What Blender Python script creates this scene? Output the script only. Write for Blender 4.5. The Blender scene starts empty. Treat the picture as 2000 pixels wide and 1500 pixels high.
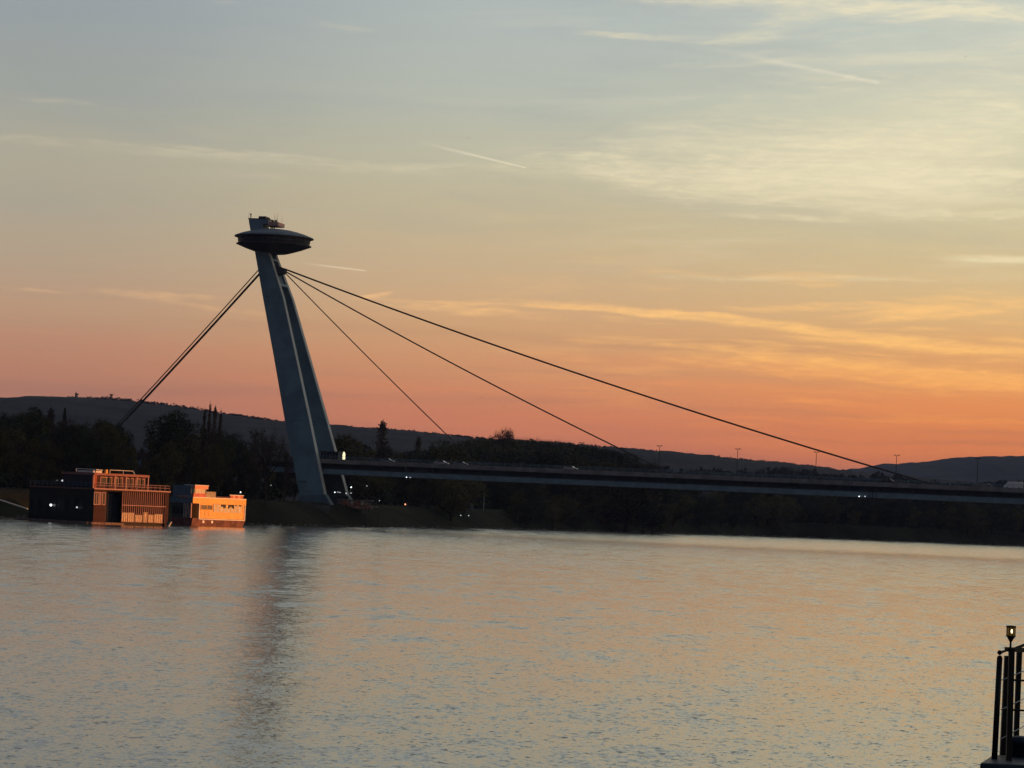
import bpy, bmesh, math, random
from mathutils import Vector, Matrix, noise as nz
random.seed(7)
R = math.radians
S = bpy.context.scene
COL = S.collection

# ------------------------------------------------------------------ camera
FPX = 5600.0                      # focal length in pixels of a 2000 px wide frame
PITCH = math.atan(246/FPX); ROLL = R(2.5); EYE = 7.0
CP = Vector((0, 0, EYE))
Fw = Vector((0, math.cos(PITCH), math.sin(PITCH)))
U0 = Vector((0, -math.sin(PITCH), math.cos(PITCH)))
X0 = Vector((1, 0, 0))
Rt = X0*math.cos(ROLL) + U0*math.sin(ROLL)
Up = -X0*math.sin(ROLL) + U0*math.cos(ROLL)
cam = bpy.data.cameras.new('camera'); camo = bpy.data.objects.new('camera', cam); COL.objects.link(camo)
cam.sensor_width = 36; cam.lens = 36*FPX/2000; cam.clip_start = 0.5; cam.clip_end = 60000
m = Matrix(((Rt.x, Up.x, -Fw.x), (Rt.y, Up.y, -Fw.y), (Rt.z, Up.z, -Fw.z))).to_4x4()
m.translation = CP
camo.matrix_world = m
S.camera = camo
S.render.resolution_x = 1024; S.render.resolution_y = 768

def ray(px, py):
    return Fw + Rt*((px-1000)/FPX) + Up*((750-py)/FPX)
def PY(px, py, Y):                 # where the sight line meets the vertical plane at distance Y
    d = ray(px, py); return CP + d*(Y/d.y)
def PW(px, py, z=0.0):             # where it meets the horizontal plane at height z
    d = ray(px, py); return CP + d*((z-EYE)/d.z)

# ------------------------------------------------------------------ sun, world, exposure
SUN_AZ, SUN_EL = 90.0, 2.5        # degrees clockwise from the view direction (+Y)
sd = Vector((math.sin(R(SUN_AZ))*math.cos(R(SUN_EL)), math.cos(R(SUN_AZ))*math.cos(R(SUN_EL)), math.sin(R(SUN_EL))))
sl = bpy.data.lights.new('sun', 'SUN'); sl.energy = 5.0; sl.angle = R(0.5); sl.color = (1.0, 0.34, 0.085)
so = bpy.data.objects.new('sun', sl); COL.objects.link(so)
so.rotation_euler = (-sd).to_track_quat('-Z', 'Y').to_euler()
S.view_settings.view_transform = 'Standard'; S.view_settings.look = 'None'
S.view_settings.gamma = 1; S.view_settings.exposure = 0; S.view_settings.use_curve_mapping = False
HAZE = 3.4e-5

class E:                           # tiny expression helper over Math nodes
    nt = None
    def __init__(s, k): s.k = k
    @staticmethod
    def op(o, *a, clamp=False):
        n = E.nt.nodes.new('ShaderNodeMath'); n.operation = o; n.use_clamp = clamp
        for i, v in enumerate(a):
            if isinstance(v, E): E.nt.links.new(v.k, n.inputs[i])
            else: n.inputs[i].default_value = v
        return E(n.outputs[0])
    def __add__(s, o): return E.op('ADD', s, o)
    __radd__ = __add__
    def __sub__(s, o): return E.op('SUBTRACT', s, o)
    def __rsub__(s, o): return E.op('SUBTRACT', o, s)
    def __mul__(s, o): return E.op('MULTIPLY', s, o)
    __rmul__ = __mul__
    def __truediv__(s, o): return E.op('DIVIDE', s, o)
def smooth(x, a, b):
    n = E.nt.nodes.new('ShaderNodeMapRange'); n.interpolation_type = 'SMOOTHSTEP'
    E.nt.links.new(x.k, n.inputs[0]); n.inputs[1].default_value = a; n.inputs[2].default_value = b
    return E(n.outputs[0])
def combine(x, y, z=0.0):
    n = E.nt.nodes.new('ShaderNodeCombineXYZ')
    for i, v in enumerate((x, y, z)):
        if isinstance(v, E): E.nt.links.new(v.k, n.inputs[i])
        else: n.inputs[i].default_value = v
    return n.outputs[0]
def noise(vec, scale, detail=4, rough=0.55, dist=0.0, dim='3D'):
    n = E.nt.nodes.new('ShaderNodeTexNoise'); n.noise_dimensions = dim
    n.inputs['Scale'].default_value = scale; n.inputs['Detail'].default_value = detail
    n.inputs['Roughness'].default_value = rough; n.inputs['Distortion'].default_value = dist
    E.nt.links.new(vec, n.inputs['Vector'])
    return n
def lin(c):
    return tuple((v/255/12.92 if v/255 <= .04045 else ((v/255+.055)/1.055)**2.4) for v in c) + (1,)
def ramp(x, stops):
    n = E.nt.nodes.new('ShaderNodeValToRGB'); r = n.color_ramp; r.interpolation = 'B_SPLINE' if False else 'LINEAR'
    while len(r.elements) > 1: r.elements.remove(r.elements[-1])
    for i, (p, c) in enumerate(stops):
        e = r.elements[0] if i == 0 else r.elements.new(p)
        e.position = p; e.color = lin(c)
    E.nt.links.new(x.k, n.inputs[0]); return n.outputs[0]
def mixc(f, a, b, mode='MIX'):
    n = E.nt.nodes.new('ShaderNodeMix'); n.data_type = 'RGBA'; n.blend_type = mode
    for i, v in ((0, f), (6, a), (7, b)):
        if isinstance(v, E): v = v.k
        if isinstance(v, bpy.types.NodeSocket): E.nt.links.new(v, n.inputs[i])
        else: n.inputs[i].default_value = v
    return n.outputs[2]

def build_world():
    w = bpy.data.worlds.new('World'); S.world = w; w.use_nodes = True
    w.cycles.sampling_method = 'MANUAL'; w.cycles.sample_map_resolution = 256
    nt = w.node_tree; E.nt = nt; nt.nodes.clear()
    tc = nt.nodes.new('ShaderNodeTexCoord'); sp = nt.nodes.new('ShaderNodeSeparateXYZ')
    nt.links.new(tc.outputs['Generated'], sp.inputs[0])
    x, y, z = (E(sp.outputs[i]) for i in range(3))
    az = E.op('ARCTAN2', x, y)*(180/math.pi)           # degrees from +Y, right positive
    el = E.op('ARCSINE', E.op('ABSOLUTE', z))*(180/math.pi)
    v = el*97.7; u = az*97.7                           # sky angles in units of 1/97.7 degree
    t = v/(v+1200.0)
    def st(rows):                                       # rows: (elevation unit, colour)
        return [(q/(q+1200.0), c) for q, c in rows]
    hi = [(2000, (168,165,152)), (4400, (128,126,128)), (8800, (48,62,84))]
    L = ramp(t, st([(0,(156,104,92)),(110,(167,115,99)),(190,(177,124,104)),(250,(183,131,106)),(350,(182,147,118)),(450,(175,154,129)),(560,(168,159,138)),(660,(168,163,143)),(760,(154,158,150)),(907,(146,154,156)),(1000,(142,152,160))]+hi))
    C = ramp(t, st([(0,(182,106,88)),(110,(198,118,94)),(190,(206,130,98)),(260,(208,144,104)),(350,(206,158,112)),(450,(200,168,126)),(560,(192,175,138)),(680,(184,180,154)),(800,(176,181,168)),(950,(170,179,175)),(1050,(166,176,176))]+hi))
    Rr = ramp(t, st([(0,(202,112,82)),(110,(218,124,80)),(190,(226,136,84)),(260,(230,150,92)),(350,(224,166,104)),(450,(216,180,122)),(560,(204,187,142)),(660,(206,196,156)),(800,(200,200,172)),(950,(192,198,184)),(1100,(188,194,184)),(2000,(182,180,164)),(4400,(128,130,134)),(8800,(48,62,84))]))
    Ea = ramp(t, st([(0,(40,42,54)),(400,(42,48,62)),(1000,(42,52,70)),(2400,(42,56,76)),(8800,(48,62,84))]))
    a1 = smooth(az, -10.0, 0.5); a2 = smooth(az, -0.5, 11.0)
    base = mixc(a2, mixc(a1, L, C), Rr)
    eastf = E.op('MAXIMUM', smooth(az*-1.0, 12.0, 75.0), smooth(az, 110.0, 170.0))
    base = mixc(eastf, base, Ea)
    # image-like rotated sky angles, so that cloud streaks can be laid out by direction
    cr, sr = math.cos(ROLL), math.sin(ROLL)
    vv = v - 246.0
    px = u*cr + vv*sr + 1000.0
    py = 750.0 + u*sr - vv*cr
    warp = noise(combine(px*0.0016, py*0.004, 3.0), 1.0, 5, .6)
    sw = nt.nodes.new('ShaderNodeSeparateXYZ'); nt.links.new(warp.outputs['Color'], sw.inputs[0])
    wx = (E(sw.outputs[0])-0.5); wy = (E(sw.outputs[1])-0.5)
    qx = px + wx*200.0; qy = py + wy*46.0
    def blob(cx, cy, L_, W, ang):
        c, s = math.cos(R(ang)), math.sin(R(ang))
        dx = qx-cx; dy = qy-cy
        a = (dx*c + dy*s)/L_; b = (dy*c - dx*s)/W
        return E.op('EXPONENT', (a*a + b*b)*-1.0)
    def fib(seed, sx, sy, ang, lo, hi_, det=7, ro=.62):
        c, s = math.cos(R(ang)), math.sin(R(ang))
        a = (qx*c + qy*s)*sx; b = (qy*c - qx*s)*sy
        return smooth(E(noise(combine(a, b, seed), 1.0, det, ro, 0.35).outputs[0]), lo, hi_)
    def raw(seed, sx, sy, ang, det=5, ro=.62, dist=.25):
        c, s_ = math.cos(R(ang)), math.sin(R(ang))
        a = (qx*c + qy*s_)*sx; b = (qy*c - qx*s_)*sy
        return E(noise(combine(a, b, seed), 1.0, det, ro, dist).outputs[0])
    A = raw(1.0, .0032, .034, 5); B = raw(9.0, .0018, .014, 4); Cc = raw(17.0, .009, .050, -6, 4); F = raw(31.0, .016, .10, 3, 4, .65); G = raw(41.0, .011, .060, -14, 4, .65); D = raw(23.0, .0007, .022, 2.5, 4, .55, .1)
    f3 = smooth(Cc, .35, .75)
    W = A*.42 + B*.20 + Cc*.18 + F*.20
    fine = smooth(F*.38 + A*.24 + G*.22 + B*.16, .39, .62)
    right = smooth(az, -9.0, 9.0)
    MY = (blob(1560,335,430,62,5)*1.0 + blob(1850,275,330,60,-8)*.9 + blob(1250,345,260,26,9)*.7 + blob(1700,170,420,60,-6)*.35
        + blob(1850,45,400,20,4)*1.1 + blob(1220,70,150,7,3)*.8 + blob(1540,52,150,22,-14)*.6 + blob(1450,6,420,12,3)*.6
        + blob(300,298,560,15,3)*.75 + blob(150,213,260,9,4)*.45 + blob(670,62,80,10,6)*.5 + blob(430,22,50,12,0)*.55 + blob(780,325,260,14,2)*.45 + blob(560,350,300,20,2)*.3
        + blob(1945,517,120,7,3)*1.0 + blob(1480,545,300,6,1)*.65 + blob(1930,350,130,6,3)*.6 + blob(1900,428,200,12,2)*.6 + blob(1560,430,180,7,2)*.35 + right*.10)
    MO = (blob(1560,640,300,11,7)*1.15 + blob(1230,603,200,7,4)*1.0 + blob(1040,596,240,4,3)*.5 + blob(930,603,170,13,5)*.85 + blob(750,573,40,5,-12)*.7 + blob(1880,612,230,17,-2)*.85 + blob(1720,668,140,10,2)*.7
        + blob(1640,716,300,20,3)*1.25 + blob(1930,688,150,9,3)*.75 + blob(1380,676,230,9,6)*.7 + blob(1900,750,220,20,2)*1.15 + blob(1500,760,420,8,3)*.4
        + blob(300,575,200,8,3)*.55 + blob(60,570,80,5,5)*.6 + blob(430,600,200,7,6)*.45 + blob(180,655,380,7,4)*.4)
    cy = smooth(W + MY*.30, .53, .92)*smooth(MY, .02, .5)*(fine*.62 + .38)*1.15
    co = smooth(W + MO*.36, .53, .92)*smooth(MO, .03, .40)*(fine*.62 + .45)
    # long thin striations low in the sky
    low = smooth(v*-1.0, -430.0, -200.0)
    strp = smooth(D, .44, .62)*low
    base = mixc(strp*.30, base, mixc(smooth(az,-10.0,8.0), lin((196,128,104)), lin((244,146,88))))
    strd = smooth(1.0-D, .50, .66)*smooth(v*-1.0, -520.0, -160.0)
    base = mixc(strd*.24, base, lin((160,112,98)))
    dk = smooth(B, .42, .66)*(1.0-cy)*smooth(v, 380.0, 640.0)
    base = mixc(dk*.16, base, lin((140,148,156)))
    base = mixc(E.op('MULTIPLY', cy, .62, clamp=True), base, mixc(smooth(az,-10.0,9.0), lin((198,186,158)), lin((242,227,184))))
    oc = mixc(smooth(v, 150.0, 400.0), mixc(smooth(az,-10.0,8.0), lin((196,134,106)), lin((248,152,84))), mixc(smooth(az,-10.0,8.0), lin((218,172,128)), lin((255,196,112))))
    base = mixc(E.op('MULTIPLY', co, .95, clamp=True), base, oc)
    H1 = raw(53.0, .0030, .036, 3, 5, .62, .15); H2 = raw(61.0, .0020, .020, -2, 5, .62, .2)
    og = smooth(H1, .50, .68)*smooth(az, -6.0, 7.0)*smooth(v, 110.0, 230.0)*(1.0-smooth(v, 400.0, 560.0))
    base = mixc(og*.50, base, oc)
    yg = smooth(H2, .48, .70)*smooth(az, -4.0, 8.0)*smooth(v, 420.0, 600.0)
    base = mixc(yg*.30, base, lin((236,222,184)))
    soft = (blob(1850,250,330,120,-12)*.5 + blob(1650,340,460,90,3)*.4)
    base = mixc(soft*.5, base, lin((226,214,180)))
    hs = nt.nodes.new('ShaderNodeHueSaturation'); satv = smooth(v*-1.0, -520.0, -200.0)*.09 + .93; nt.links.new(satv.k, hs.inputs['Saturation']); nt.links.new(base, hs.inputs['Color']); base = hs.outputs[0]
    # condensation trails
    def trail(x0, y0, x1, y1, w0, w1, amp):
        # long streak from faint (x0,y0) to sharp (x1,y1)
        ln = math.hypot(x1-x0, y1-y0); cx, cy = (x1-x0)/ln, (y1-y0)/ln
        ddx = px-x0; ddy = py-y0
        a = (ddx*cx+ddy*cy)/ln; b = ddy*cx-ddx*cy
        wd = E.op('ADD', a*(w1-w0), w0)
        wd = E.op('MAXIMUM', wd, .6)
        q = b/wd
        return E.op('EXPONENT', q*q*-1.0)*smooth(a, 0.0, .75)*(1.0-smooth(a, .985, 1.0))*amp
    tr = trail(575,514,716,530,2.0,1.0,.42) + trail(800,275,1028,329,3.6,1.0,.42) + trail(1320,85,1720,172,7.0,3.0,.32)*(f3*.6+.6)
    base = mixc(E.op('MULTIPLY', tr, 1.0, clamp=True), base, lin((250,236,206)))
    bg = nt.nodes.new('ShaderNodeBackground'); nt.links.new(base, bg.inputs[0]); bg.inputs[1].default_value = 1.1
    sky = nt.nodes.new('ShaderNodeTexSky'); sky.sky_type = 'NISHITA'; sky.sun_disc = False
    sky.sun_elevation = R(SUN_EL); sky.sun_rotation = R(SUN_AZ); sky.dust_density = 2.0
    bg2 = nt.nodes.new('ShaderNodeBackground'); nt.links.new(sky.outputs[0], bg2.inputs[0]); bg2.inputs[1].default_value = 0.008
    ad = nt.nodes.new('ShaderNodeAddShader'); nt.links.new(bg.outputs[0], ad.inputs[0]); nt.links.new(bg2.outputs[0], ad.inputs[1])
    out = nt.nodes.new('ShaderNodeOutputWorld'); nt.links.new(ad.outputs[0], out.inputs[0])
build_world()

# ------------------------------------------------------------------ materials
MATS = {}
def mat(name, col, rough=.8, var=.25, nscale=.6, metal=0, spec=.3, col2=None, bump=0.0, rnd=0.0, emit=None, estr=0):
    if name in MATS: return MATS[name]
    mt = bpy.data.materials.new(name); mt.use_nodes = True; nt = mt.node_tree; E.nt = nt
    p = nt.nodes['Principled BSDF']
    tc = nt.nodes.new('ShaderNodeTexCoord')
    n = noise(tc.outputs['Object'], nscale, 6, .6)
    c2 = col2 or tuple(v*(1-var) for v in col)
    c1 = tuple(min(1, v*(1+var*.6)) for v in col)
    c = mixc(smooth(E(n.outputs[0]), .35, .65), tuple(c2)+(1,), tuple(c1)+(1,))
    if rnd:
        oi = nt.nodes.new('ShaderNodeObjectInfo')
        f = E(oi.outputs['Random'])*rnd + (1-rnd/2)
        c = mixc(1.0, c, combine(f, f*.97, f*.9), 'MULTIPLY')
    nt.links.new(c, p.inputs['Base Color'])
    p.inputs['Roughness'].default_value = rough; p.inputs['Metallic'].default_value = metal
    p.inputs['Specular IOR Level'].default_value = spec
    if bump:
        b = nt.nodes.new('ShaderNodeBump'); b.inputs['Distance'].default_value = bump
        nt.links.new(n.outputs[0], b.inputs['Height']); nt.links.new(b.outputs[0], p.inputs['Normal'])
    if emit:
        p.inputs['Emission Color'].default_value = tuple(emit)+(1,); p.inputs['Emission Strength'].default_value = estr
    MATS[name] = mt; return mt

M_conc = mat('painted_steel_blue_grey', (.135,.22,.29), .6, .22, .12)
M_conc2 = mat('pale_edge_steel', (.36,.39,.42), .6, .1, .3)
M_deck = mat('deck_fascia_grey', (.22,.21,.22), .8, .2, .3)
M_deckd = mat('girder_blue', (.09,.14,.19), .65, .18, .2)
M_ledge = mat('walkway_blue', (.17,.25,.32), .6, .15, .4)
M_cable = mat('cable_dark', (.05,.045,.05), .6, .1, 1)
M_cablel = mat('cable_pale', (.5,.47,.44), .5, .1, 1)
M_roofs = mat('saucer_roof', (.13,.17,.22), .65, .15, .4)
M_sauc = mat('saucer_steel', (.05,.06,.075), .55, .15, .6)
M_glass = mat('dark_glass', (.012,.016,.02), .35, .1, 1, spec=.25)
M_wood = mat('red_brown_timber', (.05,.015,.011), .75, .3, 1.5)
M_frame = mat('pale_frame_paint', (.52,.31,.28), .6, .1, 2)
M_dark = mat('black_hull_paint', (.006,.006,.007), .6, .2, .8)
M_navy = mat('navy_cabin_paint', (.014,.02,.04), .6, .2, .8)
M_white = mat('white_paint', (.84,.82,.78), .55, .1, 1)
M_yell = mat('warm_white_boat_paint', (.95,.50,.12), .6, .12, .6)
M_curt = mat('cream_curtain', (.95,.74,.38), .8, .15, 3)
M_red = mat('red_panel', (.6,.16,.10), .6, .2, 2)
M_hullr = mat('maroon_hull', (.17,.07,.055), .7, .4, .7)
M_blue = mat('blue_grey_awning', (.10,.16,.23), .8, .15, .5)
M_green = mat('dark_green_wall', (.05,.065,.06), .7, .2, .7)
M_dock = mat('worn_dock_timber', (.22,.15,.12), .8, .3, 1)
M_grass = mat('bank_grass', (.018,.020,.010), .95, .5, .05, col2=(.009,.010,.006), spec=.05)
M_stone = mat('river_stone', (.10,.09,.09), .9, .4, .4)
M_bark = mat('bark', (.035,.028,.022), .95, .3, 1.5)
M_leafA = mat('spring_leaves_olive', (.085,.082,.034), .8, .35, .22, rnd=.7, spec=.1)
M_leafB = mat('dark_evergreen_leaves', (.032,.042,.022), .8, .35, .22, rnd=.7, spec=.1)
M_leafC = mat('budding_brown_twigs', (.075,.058,.044), .85, .3, .22, rnd=.6, spec=.1)
M_hill = mat('wooded_hill_ground', (.03,.032,.034), .95, .4, .01, spec=.05)
M_wild = mat('distant_wood', (.042,.046,.032), .95, .4, .02, spec=.05)
M_person = mat('dark_clothing', (.02,.02,.025), .9, .2, 4)
M_blk = mat('black_steel', (.008,.009,.011), .5, .2, 3, spec=.3)
M_nav = mat('navy_steel_plate', (.012,.03,.055), .5, .25, 1.2)
M_tyre = mat('rubber', (.02,.02,.02), .9, .1, 3)
def glow(name, c, s): return mat(name, (.8,.8,.8), emit=c, estr=s)
G_white = glow('lamp_white', (.95,1,.98), 3)
G_dim = glow('lamp_dim', (.9,.95,1), .8)
G_warm = glow('lamp_warm', (1,.8,.42), 2.2)

# water: facets tilt the mirror normal; long swells and a calmer far belt
def water_mat():
    mt = bpy.data.materials.new('river_water'); mt.use_nodes = True; nt = mt.node_tree; E.nt = nt
    p = nt.nodes['Principled BSDF']
    g = nt.nodes.new('ShaderNodeNewGeometry')
    sp = nt.nodes.new('ShaderNodeSeparateXYZ'); nt.links.new(g.outputs['Position'], sp.inputs[0])
    x, y = E(sp.outputs[0]), E(sp.outputs[1])
    big = smooth(E(noise(combine(x*.012, y*.004), 1, 4, .6).outputs[0]), .30, .70)   # wind lanes
    dist = smooth(y, 90.0, 900.0)
    def slopes(sc, sy_, seed, det=3):
        n = noise(combine(x*sc, y*sy_, seed), 1, det, .6, .4)
        q = nt.nodes.new('ShaderNodeSeparateXYZ'); nt.links.new(n.outputs['Color'], q.inputs[0])
        return E(q.outputs[0])-.5, E(q.outputs[1])-.5
    a1, b1 = slopes(6.4, 3.8, 1.0); a2, b2 = slopes(2.5, 1.4, 7.0); a3, b3 = slopes(.6, .28, 13.0, 2)
    sx = (a1*.30 + a2*.30 + a3*.14)
    n_ = (b1*.50 + b2*.32 + b3*.18)                      # about -0.15 .. 0.15
    amp = big*.30 + .70
    a4, b4 = slopes(.26, .10, 21.0, 3)
    n_ = n_ + b4*.16
    pk = smooth(b3*.6 + b4*.4, .060, .14)*smooth(y, 110.0, 200.0)*.26 + smooth(b2*.5 + b1*.5, .050, .15)*.7 + smooth(b1*.75 + b2*.25, .085, .16)*.5               # steep little crests, showing the high dim sky
    # waves hide the faces that lean away from a low viewpoint: keep mostly the near faces
    bias = smooth(y, 90.0, 650.0)*.022 + .022
    sy2 = E.op('ABSOLUTE', n_*amp*.62 + bias) + pk*.18
    nrm = combine(sx*amp*.95, sy2*-1.0, 1.0)
    nn = nt.nodes.new('ShaderNodeVectorMath'); nn.operation = 'NORMALIZE'; nt.links.new(nrm, nn.inputs[0])
    nt.links.new(nn.outputs[0], p.inputs['Normal'])
    nt.links.new(mixc(big, (.095,.097,.085,1), (.11,.108,.09,1)), p.inputs['Base Color'])
    p.inputs['Roughness'].default_value = .10; p.inputs['IOR'].default_value = 1.36
    p.inputs['Specular IOR Level'].default_value = 1.0
    return mt
M_water = water_mat()
M_towr = mat('dark_red_masonry', (.10,.045,.035), .8, .2, .3)

# ------------------------------------------------------------------ mesh helpers
class MB:
    def __init__(s): s.v = []; s.f = []
    def add(s, vs, fs):
        o = len(s.v); s.v += [tuple(q) for q in vs]; s.f += [tuple(i+o for i in f) for f in fs]
    def box(s, x0, x1, y0, y1, z0, z1):
        s.add([(x0,y0,z0),(x1,y0,z0),(x1,y1,z0),(x0,y1,z0),(x0,y0,z1),(x1,y0,z1),(x1,y1,z1),(x0,y1,z1)],
              [(0,3,2,1),(4,5,6,7),(0,1,5,4),(1,2,6,5),(2,3,7,6),(3,0,4,7)])
        return s
    def hexa(s, p):                # 8 corners, bottom four then top four
        s.add(p, [(0,3,2,1),(4,5,6,7),(0,1,5,4),(1,2,6,5),(2,3,7,6),(3,0,4,7)]); return s
    def tube(s, a, b, r, r2=None, n=8, cap=True):
        a, b = Vector(a), Vector(b); r2 = r if r2 is None else r2
        d = (b-a).normalized(); t = Vector((0,0,1)) if abs(d.z) < .9 else Vector((1,0,0))
        u = d.cross(t).normalized(); w = d.cross(u)
        vs = []
        for c, q in ((a, r), (b, r2)):
            for i in range(n):
                k = 2*math.pi*i/n; vs.append(c + (u*math.cos(k)+w*math.sin(k))*q)
        fs = [(i, (i+1) % n, n+(i+1) % n, n+i) for i in range(n)]
        if cap: fs += [tuple(range(n-1, -1, -1)), tuple(range(n, 2*n))]
        s.add(vs, fs); return s
    def path(s, pts, r, n=6):
        for a, b in zip(pts, pts[1:]): s.tube(a, b, r, n=n)
        return s
    def lathe(s, prof, n=48, c=(0,0,0)):     # prof: (r, z)
        vs = []; fs = []
        for r_, z_ in prof:
            for i in range(n):
                k = 2*math.pi*i/n; vs.append((c[0]+r_*math.cos(k), c[1]+r_*math.sin(k), c[2]+z_))
        for j in range(len(prof)-1):
            for i in range(n):
                fs.append((j*n+i, j*n+(i+1) % n, (j+1)*n+(i+1) % n, (j+1)*n+i))
        fs.append(tuple(range(n-1, -1, -1))); fs.append(tuple(range((len(prof)-1)*n, len(prof)*n)))
        s.add(vs, fs); return s
    def sphere(s, c, r, n=8, sq=(1,1,1)):
        vs = []; fs = []
        for j in range(n//2+1):
            th = math.pi*j/(n//2)
            for i in range(n):
                k = 2*math.pi*i/n
                vs.append((c[0]+r*sq[0]*math.sin(th)*math.cos(k), c[1]+r*sq[1]*math.sin(th)*math.sin(k), c[2]+r*sq[2]*math.cos(th)))
        for j in range(n//2):
            for i in range(n):
                fs.append((j*n+i, j*n+(i+1) % n, (j+1)*n+(i+1) % n, (j+1)*n+i))
        s.add(vs, fs); return s
    def mesh(s, name, mt, smooth_=False):
        me = bpy.data.meshes.new(name); me.from_pydata(s.v, [], s.f); me.update()
        me.materials.append(mt)
        if smooth_:
            for q in me.polygons: q.use_smooth = True
        return me
    def build(s, name, mt, parent=None, smooth_=False, bevel=0):
        o = bpy.data.objects.new(name, s.mesh(name, mt, smooth_)); COL.objects.link(o)
        if parent: o.parent = parent
        if bevel:
            b = o.modifiers.new('bevel', 'BEVEL'); b.width = bevel; b.segments = 2; b.limit_method = 'ANGLE'
        return o
def tag(o, label=None, cat=None, group=None, kind=None):
    if label: o['label'] = label
    if cat: o['category'] = cat
    if group: o['group'] = group
    if kind: o['kind'] = kind
    return o
def thing(name, loc, rz, label, cat, group=None):
    o = bpy.data.objects.new(name, None); COL.objects.link(o); o.location = loc; o.rotation_euler = (0,0,rz)
    o.empty_display_size = .1
    return tag(o, label, cat, group)
def inst(name, me, parent=None, loc=(0,0,0), rot=(0,0,0), sc=(1,1,1)):
    o = bpy.data.objects.new(name, me); COL.objects.link(o); o.location = loc; o.rotation_euler = rot; o.scale = sc
    if parent: o.parent = parent
    return o
def copy_tree(o, parent=None, **kw):
    c = o.copy(); COL.objects.link(c); c.parent = parent
    for ch in list(o.children): copy_tree(ch, c)
    for k, v in kw.items(): c[k] = v
    return c

# ------------------------------------------------------------------ setting: water, banks, hills
water = MB()
water.add([(-9000,-600,0),(9000,-600,0),(9000,9000,0),(-9000,9000,0)], [(0,1,2,3)])
tag(water.build('river_water', M_water), 'wide calm river rippled by wind, mirroring the sunset sky', kind='structure')

shore = [Vector(q) for q in ((-420,-500,0),(-330,150,0),(-250,420,0),(-170,590,0))]
shore += [PW(0,1010),PW(240,1018),PW(480,1024),PW(600,1028),PW(850,1031),PW(1100,1035.5),PW(1300,1041),PW(1550,1048.5),PW(1780,1058),PW(2000,1066)]
shore += [Vector((700,1640,0)),Vector((2600,1900,0)),Vector((8000,2300,0))]
pts = []
for a, b in zip(shore, shore[1:]):
    n = max(2, min(24, int((b-a).length/12)))
    for i in range(n): pts.append(a.lerp(b, i/n))
pts.append(shore[-1])
for _ in range(3):
    pts = [pts[0]] + [(pts[i-1]+pts[i]*2+pts[i+1])/4 for i in range(1, len(pts)-1)] + [pts[-1]]
OFF = [(-8,-2.0),(0,0.0),(2,.8),(6,3.5),(10,5.7),(14,6.6),(32,7.0),(90,7.2),(400,7.0),(1500,8),(6500,10)]
def shore_normal(i):
    a = pts[max(0,i-3)]; b = pts[min(len(pts)-1,i+3)]; d = (b-a).normalized(); return Vector((-d.y, d.x, 0))
gv = []; gf = []
for i, p in enumerate(pts):
    nrm = shore_normal(i)
    for j, (o_, z_) in enumerate(OFF):
        jj = random.uniform(-.12,.12)*(1 if 1 < j < 6 else 0)
        gv.append((p.x+nrm.x*o_, p.y+nrm.y*o_, z_+jj))
K = len(OFF)
for i in range(len(pts)-1):
    for j in range(K-1):
        gf.append((i*K+j, (i+1)*K+j, (i+1)*K+j+1, i*K+j+1))
g = MB(); g.v = gv; g.f = gf
tag(g.build('river_bank', M_grass, smooth_=True), 'dark grassy bank and flat land beyond the river', kind='structure')
def shore_dist(x, y):
    best = 1e9; q = Vector((x, y, 0))
    for a, b in zip(pts, pts[1:]):
        d = b-a; t = max(0, min(1, (q-a).dot(d)/d.length_squared)); r_ = (a+d*t-q).length
        if r_ < best:
            best = r_; sgn = 1 if d.cross(q-a).z > 0 else -1
    return best*sgn
def ground_z(x, y):
    d = shore_dist(x, y)
    for (a, za), (b, zb) in zip(OFF, OFF[1:]):
        if a <= d <= b: return za + (zb-za)*(d-a)/(b-a)
    return 0 if d < 0 else 8
# stone riprap strip at the water's edge: uncountable rubble
rb = MB()
for i, p in enumerate(pts):
    if 400 < p.y < 1560 and p.x < 330:
        nrm = shore_normal(i); q0 = pts[min(i+1, len(pts)-1)]
        for k in range(26):
            t = random.random(); o_ = random.uniform(-.6, 3.2); r_ = random.uniform(.15,.5)
            c = p.lerp(q0, t) + nrm*o_
            rb.sphere((c.x, c.y, .1+o_*.22), r_, 4, (random.uniform(.8,1.5), 1, .6))
tag(rb.build('riprap_stones', M_stone), 'dark rubble stones along the foot of the bank', 'stones', kind='stuff')
# pale boat ramp slab on the bank
q0 = PW(985,1029,.6)
rp = MB(); a = PW(957,1019,2.2); b = PW(972,1018,2.4); c = PW(1004,1030,.3); d = PW(985,1031,.3)
rp.hexa([a+Vector((0,0,-.6)), d+Vector((0,0,-.6)), c+Vector((0,0,-.6)), b+Vector((0,0,-.6)), a, d, c, b])
tag(rp.build('boat_ramp', mat('old_concrete', (.24,.24,.26), .8, .3, .6)), 'pale concrete boat ramp sloping into the water', 'ramp')

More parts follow.
